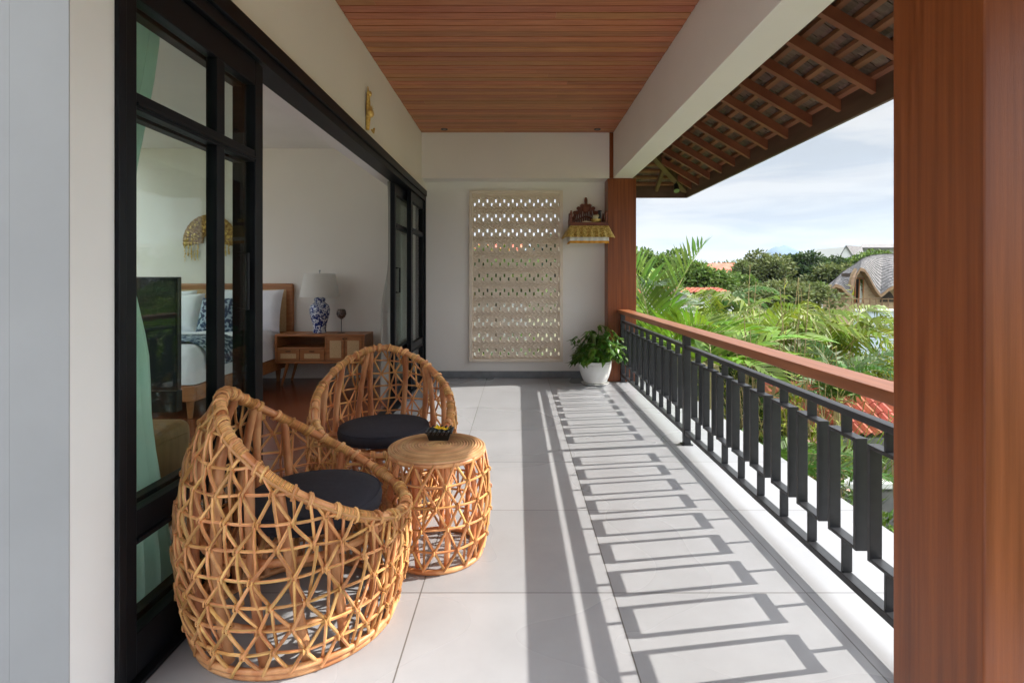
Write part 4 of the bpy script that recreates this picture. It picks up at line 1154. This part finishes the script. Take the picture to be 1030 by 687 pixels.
def shrub(name, label, cat, base, rx, ry, h, m, n, seed, ls=.12, lw=.06, upw=.3, group=None, flowers=None, stalks=0):
    random.seed(seed); t = thing(name, label, cat, base, group)
    st = MB(); lf = MB(); cl = max(6, n//70)
    fl = MB()
    for i in range(cl):
        a = U(0, 2*PI); q = math.sqrt(rnd()); hh = h*U(.45, 1)*(1-.35*q)
        c = Vector((base[0]+rx*q*math.cos(a), base[1]+ry*q*math.sin(a), base[2]+hh))
        st.tube([(base[0]+rx*.3*q*math.cos(a), base[1]+ry*.3*q*math.sin(a), base[2]), tuple(c.lerp(Vector((base[0], base[1], base[2]+hh)), .3)-Vector((0, 0, hh*.4))), tuple(c)], [.02, .013, .006], 5)
        rr = U(.20, .42)*min(rx, 1.2)
        for k_ in range(n//cl):
            d = Vector((random.gauss(0, 1), random.gauss(0, 1), random.gauss(0, 1)+.2)).normalized()
            p = c+Vector((d.x*rr, d.y*rr, d.z*rr*1.1))*U(.25, 1)
            dd = d+Vector((U(-.6, .6), U(-.6, .6), upw+U(-.4, .6)))
            lf.leaf(p, dd, Vector((U(-.5, .5), U(-.5, .5), 1)), ls*U(.6, 1.3), lw*U(.7, 1.2), .1)
        if flowers and rnd() < .55:
            for k_ in range(14):
                d = Vector((random.gauss(0, 1), random.gauss(0, 1), abs(random.gauss(0, 1)))).normalized()
                fl.leaf(c+d*rr*.95, d, Vector((0, 0, 1)), .07, .05)
    for i in range(stalks):
        x = base[0]+U(-rx, rx); y = base[1]+U(-ry, ry); hh = h*U(.9, 1.5)
        st.tube([(x, y, base[2]), (x+U(-.1, .1), y, base[2]+hh*.6), (x+U(-.25, .25), y+U(-.2, .2), base[2]+hh)], [.012, .009, .005], 5)
        for k_ in range(10): 
            lf.leaf(Vector((x, y, base[2]+hh*U(.5, 1))), Vector((U(-1, 1), U(-1, 1), U(-.2, .8))), Vector((0, 0, 1)), ls*1.2, lw*.7, .2)
    st.build('stems', M['straw'] if stalks else M['stem'], t); lf.build('foliage', m, t)
    if flowers: fl.build('blossoms', flowers, t)
    return t
S_list = [
 ('leafy_shrub', 'yellow green leafy shrub behind the tall palm frond', (3.1, 9.8), 1.1, .9, 2.95, M['lime'], 2600, .16, .07, None, 0),
 ('leafy_shrub', 'dense lime shrub with pale flowers in front of the long red roof edge', (3.9, 12.4), 1.7, 1.0, 3.2, M['lime'], 3200, .17, .08, M['flower'], 0),
 ('leafy_shrub', 'green shrub with pink blossoms at the centre of the garden', (4.6, 9.5), .9, .8, 2.5, M['green'], 2200, .14, .06, M['flower'], 10),
 ('leafy_shrub', 'tangled shrub with straw coloured stalks above the tiled roof', (6.3, 9.6), 1.2, .7, 2.0, M['lime'], 2200, .13, .045, None, 18),
 ('leafy_shrub', 'low green shrub along the slab edge near the far post', (2.85, 6.6), .7, .9, 2.1, M['green'], 2400, .16, .08, None, 0),
 ('leafy_shrub', 'bushy lime green shrub seen through the middle balusters', (3.1, 5.0), .8, .8, 1.7, M['lime'], 2600, .13, .06, None, 8),
 ('leafy_shrub', 'mid green shrub beside the end of the terracotta roof', (3.9, 6.9), .85, .8, 2.0, M['green'], 2400, .13, .055, M['flower'], 12),
 ('leafy_shrub', 'broad leaf plant in front of the dark garden wall', (4.6, 6.6), .9, .5, 1.3, M['palm'], 1300, .26, .10, None, 0),
 ('leafy_shrub', 'low dark green groundcover shrub seen through the nearest baluster', (3.6, 4.2), .9, .9, 1.0, M['green'], 2000, .13, .06, None, 0),
 ('leafy_shrub', 'light green shrub growing in front of the white garden wall', (7.6, 12.8), 1.3, .8, 2.3, M['lime'], 2300, .15, .06, None, 10),
 ('leafy_shrub', 'thin leaved shrub between the two arching areca palms', (5.6, 11.8), 1.2, .8, 2.7, M['green'], 2300, .16, .04, None, 14),
 ('leafy_shrub', 'tall shrub just left of the silver palm behind the end wall', (.6, 10.5), 1.6, 1.0, 3.6, M['green'], 2800, .17, .08, None, 0),
 ('leafy_shrub', 'lime shrub behind the lower half of the lattice screen', (-.4, 9.3), 1.3, .6, 2.9, M['lime'], 2600, .15, .07, None, 0),

 ('leafy_shrub', 'tall lime shrub behind the left half of the lattice screen', (-1.6, 10.4), 1.2, .7, 3.7, M['lime'], 2600, .15, .07, None, 0),
 ('leafy_shrub', 'deep green shrub behind the middle of the lattice screen', (-.2, 11.6), 1.5, .7, 4.0, M['green'], 2800, .17, .08, None, 0),
 ('leafy_shrub', 'tall flowering lime shrub standing left of the terracotta roof', (4.1, 8.3), .7, .5, 3.0, M['lime'], 2600, .12, .045, M['flower'], 14),
 ('leafy_shrub', 'green shrub with thin stalks just beyond the middle of the railing', (3.5, 7.3), .6, .5, 2.7, M['green'], 2400, .12, .05, None, 12),
 ('leafy_shrub', 'wide lime shrub rising behind the terracotta pan tiled roof', (6.7, 10.4), 1.4, .5, 3.6, M['lime'], 3600, .12, .05, None, 8),
 ('leafy_shrub', 'green bush with dry stalks behind the left end of the terracotta roof', (5.2, 10.2), 1.0, .5, 3.3, M['green'], 3000, .12, .05, M['flower'], 16),
 ('leafy_shrub', 'dark green shrub in front of the bluish white wall', (8.7, 13.2), 1.6, .8, 2.9, M['green'], 3000, .17, .07, None, 6),
 ('leafy_shrub', 'broad dark green hedge behind the arching areca palms', (7.0, 14.4), 2.2, .8, 3.5, M['green'], 4200, .19, .08, None, 0),
 ('leafy_shrub', 'dark green hedge below the flat topped tree', (4.9, 14.6), 2.0, .8, 3.7, M['green'], 4000, .19, .08, None, 0),
 ('leafy_shrub', 'low dark hedge at the foot of the end wall lattice', (-.9, 8.7), 1.4, .5, 2.6, M['green'], 3000, .15, .07, None, 0),
 ('leafy_shrub', 'low lime hedge at the foot of the far column', (.9, 8.9), 1.3, .5, 2.9, M['lime'], 3000, .15, .07, None, 0),
 ('leafy_shrub', 'shadowy dark shrub under the fronds in the middle of the garden', (4.4, 10.9), 1.6, .6, 3.1, M['dark'], 3400, .16, .07, None, 0),
 ('leafy_shrub', 'dark shrub under the fronds just beyond the handrail', (3.2, 8.7), 1.1, .5, 2.9, M['dark'], 2800, .15, .07, None, 0),
 ('leafy_shrub', 'dark shrub below the arching palm near the white wall', (6.6, 11.9), 1.5, .6, 2.9, M['dark'], 3000, .16, .07, None, 0),
]
for i, (nm, lb, (x, y), rx, ry, h, m, n, ls, lw, fl_, sk) in enumerate(S_list):
    shrub(nm, lb, 'shrub', (x, y, GZ), rx, ry, h, m, n, 50+i, ls, lw, group='shrubs in the garden below the balcony', flowers=fl_, stalks=sk)
# grass tufts
random.seed(99)
def tuft(label, x, y, z, n, h, m):
    t = thing('grass_tuft', label, 'grass clump', (x, y, z), 'tall grass clumps'); b = MB()
    for i in range(n):
        a = U(0, 6.28); r_ = U(0, .18); L_ = h*U(.6, 1.1); d = Vector((math.cos(a), math.sin(a), 0))
        p0 = Vector((x, y, z))+d*r_; p1 = p0+d*L_*.15+Vector((0, 0, L_*.6)); p2 = p0+d*L_*.42+Vector((0, 0, L_*.93)); sd = Vector((-d.y, d.x, 0))*.018
        b.add([p0-sd, p0+sd, p1+sd, p1-sd, p2], [(0, 1, 2, 3), (3, 2, 4)])
    b.build('blades', m, t)
tuft('tall spiky grass clump left of the terracotta roof', 4.95, 8.2, GZ, 260, 2.7, M['grassy'])
tuft('bright spiky grass clump rising above the middle of the handrail', 4.3, 8.2, GZ, 260, 2.6, M['grassy'])
tuft('dry straw coloured grass clump behind the railing', 3.6, 7.9, GZ, 220, 2.7, M['straw'])
tuft('straw coloured reeds between the areca palms', 4.75, 9.9, GZ, 160, 3.3, M['straw'])
b = MB()
for i in range(9000):
    x = U(2.0, 11); y = U(2.2, 16); a = U(0, 6.28); L_ = U(.08, .3)
    b.leaf(Vector((x, y, GZ)), Vector((math.cos(a)*.7, math.sin(a)*.7, 1)), Vector((1, 0, 0)), L_, L_*.35, .2)
struct(b.build('ground_cover', M['green']), 'stuff', 'low leafy ground cover over the garden bed')

# ------------------------------------------------------------------ neighbouring roofs, walls and houses
def tile_roof(par, x0, x1, y0, z0, y1, z1, cw=.22, rl_=.30, m=None):
    """rolls of pan tiles rising from (y0,z0) to (y1,z1)"""
    L_ = math.hypot(y1-y0, z1-z0); nr = int(L_/rl_); b = MB(); dy, dz = (y1-y0)/nr, (z1-z0)/nr
    nrm = Vector((0, -(z1-z0), (y1-y0))).normalized()
    nc = int((x1-x0)/cw); prof = [(0, 0), (.10, .02), (.28, .055), (.46, .06), (.64, .03), (.8, 0), (1.02, -.008)]
    for r_ in range(nr):
        for c in range(nc):
            xa = x0+c*cw; vs = []
            for (u_, h) in prof:
                p = Vector((xa+u_*cw, y0+dy*r_, z0+dz*r_))+nrm*(h+.035); vs.append(p)
            for (u_, h) in prof:
                p = Vector((xa+u_*cw, y0+dy*(r_+1.08), z0+dz*(r_+1.08)))+nrm*(h+.008); vs.append(p)
            for (u_, h) in prof:
                vs.append(Vector((xa+u_*cw, y0+dy*r_, z0+dz*r_))+nrm*(h+.012))
            n = len(prof)
            b.add(vs, [(i, i+1, n+i+1, n+i) for i in range(n-1)]+[(2*n+i, 2*n+i+1, i+1, i) for i in range(n-1)])
    return b.build('roof', m or M['rtile'], par)
pv = thing('garden_pavilion', 'low building with terracotta pan tiled roof beyond the near railing', 'building', (7, 9, GZ))
tile_roof(pv, 4.35, 12.0, 8.55, -1.2, 9.6, -.62, .15, .22)
b = MB(); b.box(4.3, 12, 8.62, 8.8, GZ, -1.26); b.box(4.3, 4.5, 8.8, 9.6, GZ, -1.26); b.build('wall', M['conc'], pv)
b = MB(); b.box(4.3, 12, 8.50, 8.60, -1.33, -1.22); b.build('gutter', M['conc'], pv)
BOX(4.36, 12, 8.62, 9.6, -1.25, -1.215).build('ceiling_board', M['conc'], pv)
b = MB()
for c in range(int((11.95-4.35)/.3)): b.tube([(4.35+c*.3, 9.62, -.60), (4.35+c*.3+.34, 9.62, -.60)], [.09, .075], 8)
b.build('ridge_tiles', M['rtile'], pv)
bn = thing('garden_boundary_wall', 'low dark stained garden wall with pale coping under the terracotta roof', 'wall', (6, 7.6, GZ))
BOX(3.7, 12, 7.55, 7.7, GZ, -1.62).build('wall_face', M['conc'], bn); BOX(3.66, 12, 7.5, 7.75, -1.62, -1.55).build('coping', M['housew'], bn)
# long roof ridge, red, left of the garden
lr = thing('long_low_roof', 'long low building with thin red roof edge across the middle distance', 'building', (3, 17, GZ))
tile_roof(lr, 3.4, 6.9, 16.9, .84, 18.1, .96, .16, .3)
BOX(3.5, 6.8, 17.1, 18.1, GZ, .78).build('wall', M['housew'], lr)
rh = thing('red_roofed_house', 'red tiled roof glimpsed through the lattice screen openings', 'house', (-.7, 20, GZ))
tile_roof(rh, -2.0, .45, 19.9, 2.0, 21.2, 2.75, .25, .3); BOX(-1.9, .35, 20.1, 23, GZ, 1.98).build('wall', M['housew'], rh)
# small red roof
sr = thing('small_red_house', 'small house with red tiled gable roof between the trees', 'house', (17.5, 48, GZ))
hx, hz = (722-520.5)/541*48, 1.3+(281-275)/541*48
BOX(hx-2.2, hx+2.6, 48, 51, GZ, hz).build('wall', M['housew'], sr)
MB().add([(hx-2.6, 47.6, hz-.05), (hx+2.8, 47.6, hz-.05), (hx+2.2, 49.5, hz+.95), (hx-1.6, 49.5, hz+.95), (hx+2.8, 51.4, hz-.05), (hx-2.6, 51.4, hz-.05)], [(0, 1, 2, 3), (2, 4, 5, 3), (1, 4, 2), (0, 3, 5)]).build('roof', M['rtile'], sr)
for i in range(2): BOX(hx-1.2+i*1.8, hx-.4+i*1.8, 47.96, 47.999, hz-1.5, hz-.5).build('window', M['inside'], sr)
# small dish/mast building at left
# white garden wall
ww = thing('white_boundary_wall', 'tall bluish white wall below the bamboo roofed house', 'wall', (17, 22, GZ))
BOX(13.9, 24, 22, 22.25, GZ, -.02).build('wall_face', M['wallw'], ww); BOX(13.85, 24, 21.95, 22.3, -.02, .06).build('coping', M['housew'], ww)
# white house with grey roof
wh = thing('white_house', 'white house with grey pitched roofs on the horizon', 'house', (38, 60, GZ))
def wpx(px_, py_, Y): a = at(px_, py_, Y); return a[0], a[2]
def hp(px_, py_, Y): x, z = wpx(px_, py_, Y); return (x, Y, z)
b = MB(); A0, A1, A2 = hp(846, 257, 60), hp(856.5, 257, 60), hp(851, 247.5, 60)
b.add([(A0[0], 60, GZ), (A1[0], 60, GZ), A1, A2, A0], [(0, 1, 2, 3, 4)])
b.box(A1[0], hp(868, 0, 60)[0], 60.3, 61.2, GZ, A0[2]); b.box(hp(866, 0, 60)[0], hp(930, 0, 60)[0], 63, 69, GZ, hp(0, 248.5, 63)[2]); b.build('wall', M['housew'], wh)
b = MB(); E0, E1 = hp(857.8, 256.5, 60), hp(869, 256.5, 60); T0, T1 = hp(851, 246.8, 60), hp(867, 246.8, 60); L0 = hp(844.8, 257.5, 60)
dy = lambda p, d: (p[0]*(1+d/p[1]), p[1]+d, p[2])   # the house runs away from the garden at an angle
b.add([dy(E0, -.2), dy(E1, -.2), dy(T1, 2.5), dy(T0, -.2)], [(0, 1, 2, 3)]); b.add([dy(T0, -.2), dy(T1, 2.5), dy(T1, 6), dy(T0, 6), dy(L0, -.2), dy(L0, 6)], [(0, 1, 2, 3), (4, 0, 3, 5)])
F0, F1 = hp(864.5, 249, 62.5), hp(932, 249, 62.5); G0, G1 = hp(867, 245.5, 66), hp(930, 245.5, 66)
b.add([F0, F1, G1, G0], [(0, 1, 2, 3)]); b.box(F0[0], F1[0], 62.5, 62.7, F0[2]-.15, F0[2]-.01); b.build('roof', M['greyroof'], wh)
for i in range(3): x = hp(871+i*9, 0, 63)[0]; BOX(x, x+.55, 62.94, 62.998, hp(0, 257, 63)[2], hp(0, 252, 63)[2]).build('window', M['inside'], wh)
# bamboo house
bh = thing('bamboo_house', 'curved grey shingle roofed bamboo house with arched openings', 'house', (20, 30, GZ))
BY = 30
eave = [(833, 297), (836, 290), (840, 286), (846, 288), (852, 294), (855.5, 296), (857.5, 293), (859, 285), (861, 276), (865, 269.5), (869, 271), (873, 276), (877, 284), (881, 291), (885.5, 296.5), (889, 294), (893, 290.5), (898, 288), (904, 289), (912, 296)]
ridge = [(836, 289), (839, 284), (843, 279), (848, 274.5), (853, 271), (858, 268), (862, 265.5), (865, 263.5), (868, 261.8), (870, 260.6), (873, 259.4), (877, 258.2), (881, 257.3), (885, 256.8), (889, 256.5), (893, 256.3), (898, 256.3), (904, 257), (910, 260), (916, 268)]
b = MB(); nrow = 9
def crv(i_, t):
    (ex, ez), (rx_, rz2) = wpx(*eave[i_], BY), wpx(*ridge[i_], BY+3.5)
    x = ex+(rx_-ex)*t; y = BY+3.5*t; z = ez+(rz2-ez)*math.sin(t*PI/2)+.16*math.sin(t*PI)*min(1, max(0, rz2-ez))
    return x, y, z
def interp(u_, t):
    f = u_*(len(eave)-1); i_ = min(int(f), len(eave)-2); f -= i_
    A, B = crv(i_, t), crv(i_+1, t); return tuple(A[k_]*(1-f)+B[k_]*f for k_ in range(3))
nu, nv = 90, 20     # shingles: each a small lapped piece
random.seed(4)
for j in range(nv):
    off = .5*(j % 2)
    for i in range(nu):
        u0 = max(0, (i-off)/nu); u1 = min(1, (i+1-off)/nu*.9995)
        if u1 <= u0: continue
        t0, t1 = j/nv, min(1, (j+1.25)/nv); h = .022+U(0, .02)
        A, B, Cc, D = interp(u0, t0), interp(u1, t0), interp(u1, t1), interp(u0, t1)
        b.add([(A[0], A[1]-.02, A[2]+h), (B[0], B[1]-.02, B[2]+h), (Cc[0], Cc[1], Cc[2]+.01), (D[0], D[1], D[2]+.01), A, B], [(0, 1, 2, 3), (4, 5, 1, 0)])
b.build('roof', M['greyroof'], bh)
b = MB()   # back slope closes the roof
n = 30
for i in range(n+1):
    q = interp(i/n, 1); b.v += [q, (q[0], q[1]+3.5, q[2]-1.6)]
for i in range(n): b.f.append((2*i, 2*i+2, 2*i+3, 2*i+1))
b.build('rear_roof', M['greyroof'], bh)
b = MB()   # edge board following eave
pts = [interp(i/100, 0) for i in range(101)]
for i in range(101):
    x, y, z = pts[i]; b.v += [(x, y-.06, z+.03), (x, y-.06, z-.16), (x, y+.35, z-.16)]
for i in range(100): a = 3*i; b.f += [(a, a+1, a+4, a+3), (a+1, a+2, a+5, a+4)]
b.build('eave_board', M['bambood'], bh)
b = MB()   # woven wall set back, up to the eave line, with gaps for openings
zbot = at(0, 316, BY)[2]-1.5
xo = [(wpx(864, 0, BY)[0], wpx(874, 0, BY)[0], at(0, 280, BY)[2], at(0, 305, BY)[2])]
for i in range(100):
    (xA, _, zA), (xB, _, zB) = pts[i], pts[i+1]
    xm = (xA+xB)/2; y = BY+.5
    op = xo[0][0] < xm < xo[0][1]
    if op:
        b.add([(xA, y, xo[0][2]), (xB, y, xo[0][2]), (xB, y, max(zB, xo[0][2])), (xA, y, max(zA, xo[0][2]))], [(0, 1, 2, 3)])
        b.add([(xA, y, zbot), (xB, y, zbot), (xB, y, xo[0][3]), (xA, y, xo[0][3])], [(0, 1, 2, 3)])
    else:
        b.add([(xA, y, zbot), (xB, y, zbot), (xB, y, zB), (xA, y, zA)], [(0, 1, 2, 3)])
b.build('wall', M['bamboo'], bh)
dk = BOX(xo[0][0]-.2, xo[0][1]+.2, BY+1.2, BY+1.3, xo[0][3]-.3, xo[0][2]+.3).build('interior', M['inside'], bh)
b = MB()
for xx in (xo[0][0]+.05, (xo[0][0]+xo[0][1])/2, xo[0][1]-.05): b.tube([(xx, BY+.45, xo[0][3]), (xx+.04, BY+.45, xo[0][2])], .035, 6)
b.tube([(xo[0][0], BY+.44, xo[0][2]), (xo[0][1], BY+.44, xo[0][2])], .04, 6)
b.build('door_frame', M['oak'], bh)
def arch_open(pxa, pxb, pyt, pyb):
    b = MB(); xa, xb = wpx(pxa, 0, BY)[0], wpx(pxb, 0, BY)[0]; zt, z0 = at(0, pyt, BY)[2], at(0, pyb, BY)[2]
    n = 12; top_ = [(xa+(xb-xa)*i/n, z0+(zt-z0)*math.sin(PI*i/n)**.7) for i in range(n+1)]
    b.prism(top_+[(xb, z0-.01), (xa, z0-.01)][::1], 'y', BY+.44, BY+.49)
    b.build('arched_opening', M['inside'], bh)
arch_open(835.5, 849, 292, 301); arch_open(891, 906, 293, 304)
b = MB()
for i in range(12): x = wpx(834+i*6.2, 0, BY)[0]; b.tube([(x, BY+.2, at(0, 309, BY)[2]), (x, BY+.2, at(0, 300, BY)[2])], .03, 5)
b.tube([(wpx(834, 0, BY)[0], BY+.2, at(0, 301, BY)[2]), (wpx(904, 0, BY)[0], BY+.2, at(0, 301, BY)[2])], .03, 5)
b.build('balustrade', M['bambood'], bh)

# ------------------------------------------------------------------ trees
def tree(label, cx, cy, top, wid, hgt, m, n, ls, seed, flat=.5, name='broadleaf_tree', dens=1, group='trees beyond the garden', lobes=None):
    random.seed(seed); base = Vector((cx, cy, GZ)); t = thing(name, label, 'tree', tuple(base), group)
    tr = MB(); lf = MB(); cz = top-hgt*.5
    tr.tube([base, base+Vector((U(-.2, .2), 0, (cz-hgt*.35-GZ)*.6)), Vector((cx, cy, cz-hgt*.2))], [wid*.035+.08, wid*.025+.06, wid*.015+.03], 8)
    nl = lobes or 26
    cs = []
    for i in range(nl):
        while 1:
            q = Vector((U(-1, 1), U(-1, 1), U(-1, 1)))
            if .3 < q.length < 1: break
        if q.z < -.45: q.z *= .5
        c = Vector((cx+q.x*wid*.42, cy+q.y*wid*.42, cz+q.z*hgt*.40)); rr = U(.14, .25)*wid
        cs.append((c, rr)); 
        s = Vector((cx, cy, cz-hgt*.3)); mdl = s.lerp(c, .5)+Vector((0, 0, -hgt*.05))
        tr.tube([s, mdl, c], [wid*.012+.02, wid*.008+.015, .01], 5)
    for i in range(n):
        c, rr = cs[i % nl]
        d = Vector((random.gauss(0, 1), random.gauss(0, 1), random.gauss(0, 1)+.25)).normalized()
        k_ = U(.5, 1.02)
        p = c+Vector((d.x*rr, d.y*rr, d.z*rr*flat*1.3))*k_
        dd = Vector((d.x+U(-.8, .8), d.y+U(-.8, .8), d.z*.6+U(-.5, .5)))
        up = d+Vector((U(-.6, .6), U(-.6, .6), .6))
        lf.quadleaf(p, dd, up, ls*U(.7, 1.4), ls*U(.45, .8))
    tr.build('trunk', M['bark'], t); lf.build('crown', m, t)
    return t
def tpx(label, pxc, pyt, pxw, pyb, Y, m, n, ls, seed, **k_):
    x, _, zt = at(pxc, pyt, Y); tree(label, x, Y, zt, pxw*Y/541*1.02, (pyb-pyt)*Y/541, m, n, ls, seed, **k_)
tpx('fresh green tree left beyond the upright palm frond', 664, 250, 74, 296, 26, M['tgreen'], 9000, .20, 1, flat=.5)
tpx('low fresh green tree behind the long red roof', 706, 267, 62, 300, 24, M['tgreen'], 6500, .19, 2, flat=.5)
tpx('round olive green tree in front of the mountain foot', 762, 256, 62, 292, 40, M['olive'], 10000, .26, 3, flat=.55)
tpx('dark dense tree right of the round olive tree', 808, 259, 58, 292, 42, M['dark'], 11000, .28, 4, flat=.7)
tpx('dark tall tree left of the white house', 832, 258, 44, 296, 44, M['dark'], 9000, .28, 5, flat=.6)
tpx('mid green rounded tree in front of the dark trees', 834, 266, 50, 300, 36, M['olive'], 8500, .24, 6, flat=.6)
tpx('olive green tree behind the bamboo house roof', 880, 256, 60, 290, 42, M['tgreen'], 9000, .26, 7, flat=.6)
tpx('wide flat topped tree in the middle of the view', 787, 286, 92, 312, 24, M['olive'], 9500, .17, 8, flat=.35)
tpx('small light green tree beside the small red roofed house', 741, 275, 40, 300, 30, M['tgreen'], 4500, .17, 9, flat=.6)
tpx('tiny pale tree standing in front of the bamboo house', 824, 283, 16, 300, 24, M['tgreen'], 1500, .12, 10, flat=.7)
tpx('dark green tree behind the end wall lattice right side', 575, 240, 90, 300, 26, M['dark'], 9000, .22, 11)
tpx('fresh green tree behind the end wall lattice centre', 500, 262, 110, 300, 18, M['tgreen'], 9000, .22, 12)
for i, (pxc, pyt, pw, Y, m) in enumerate([(640, 262, 70, 55, M['dark']), (700, 268, 60, 60, M['tgreen']), (745, 262, 60, 62, M['olive']), (860, 262, 70, 64, M['dark']), (900, 256, 60, 58, M['olive']), (935, 254, 90, 50, M['tgreen']), (985, 250, 110, 46, M['dark']), (1060, 246, 130, 44, M['olive'])]):
    lb = ['distant dark tree far behind the left fresh green tree', 'distant fresh tree far behind the low green tree', 'distant olive tree peeking left of the round olive tree', 'distant dark tree in front of the white house', 'distant olive tree right of the white house',
          'fresh tree hidden right of the bamboo house', 'dark tree further right behind the near column', 'olive tree furthest right behind the near column'][i]
    tpx(lb, pxc, pyt, pw, 300, Y, m, 5000, .34, 30+i, flat=.6)
# far wooded belt
b = MB(); random.seed(77)
for i in range(26000):
    a = U(-35, 75); Y = U(75, 170); x = math.tan(R(a))*Y*.8
    p = Vector((x, Y, GZ+U(0, 4.2+.012*Y)+1.2*noise.noise(Vector((x*.05, Y*.03, 0)))))
    b.quadleaf(p, Vector((U(-1, 1), U(-1, 1), U(-.5, .5))), Vector((U(-.5, .5), U(-1, 0), 1)), U(.8, 1.7), U(.6, 1.2))
struct(b.build('distant_woodland', M['olive']), 'stuff', 'far belt of mixed green woodland on the horizon')

# ------------------------------------------------------------------ haze
HD = .00014
hz_m = bpy.data.materials.new('haze_air'); hz_m.use_nodes = True
n = hz_m.node_tree.nodes; n.clear()
v = n.new('ShaderNodeVolumePrincipled'); v.inputs['Color'].default_value = (.66, .80, .98, 1); v.inputs['Density'].default_value = HD; v.inputs['Anisotropy'].default_value = 0
o_ = n.new('ShaderNodeOutputMaterial'); hz_m.node_tree.links.new(v.outputs[0], o_.inputs['Volume'])
hb_ = BOX(-2750, 2750, -2750, 2750, GZ-8, 190).build('haze', hz_m); struct(hb_, 'stuff')
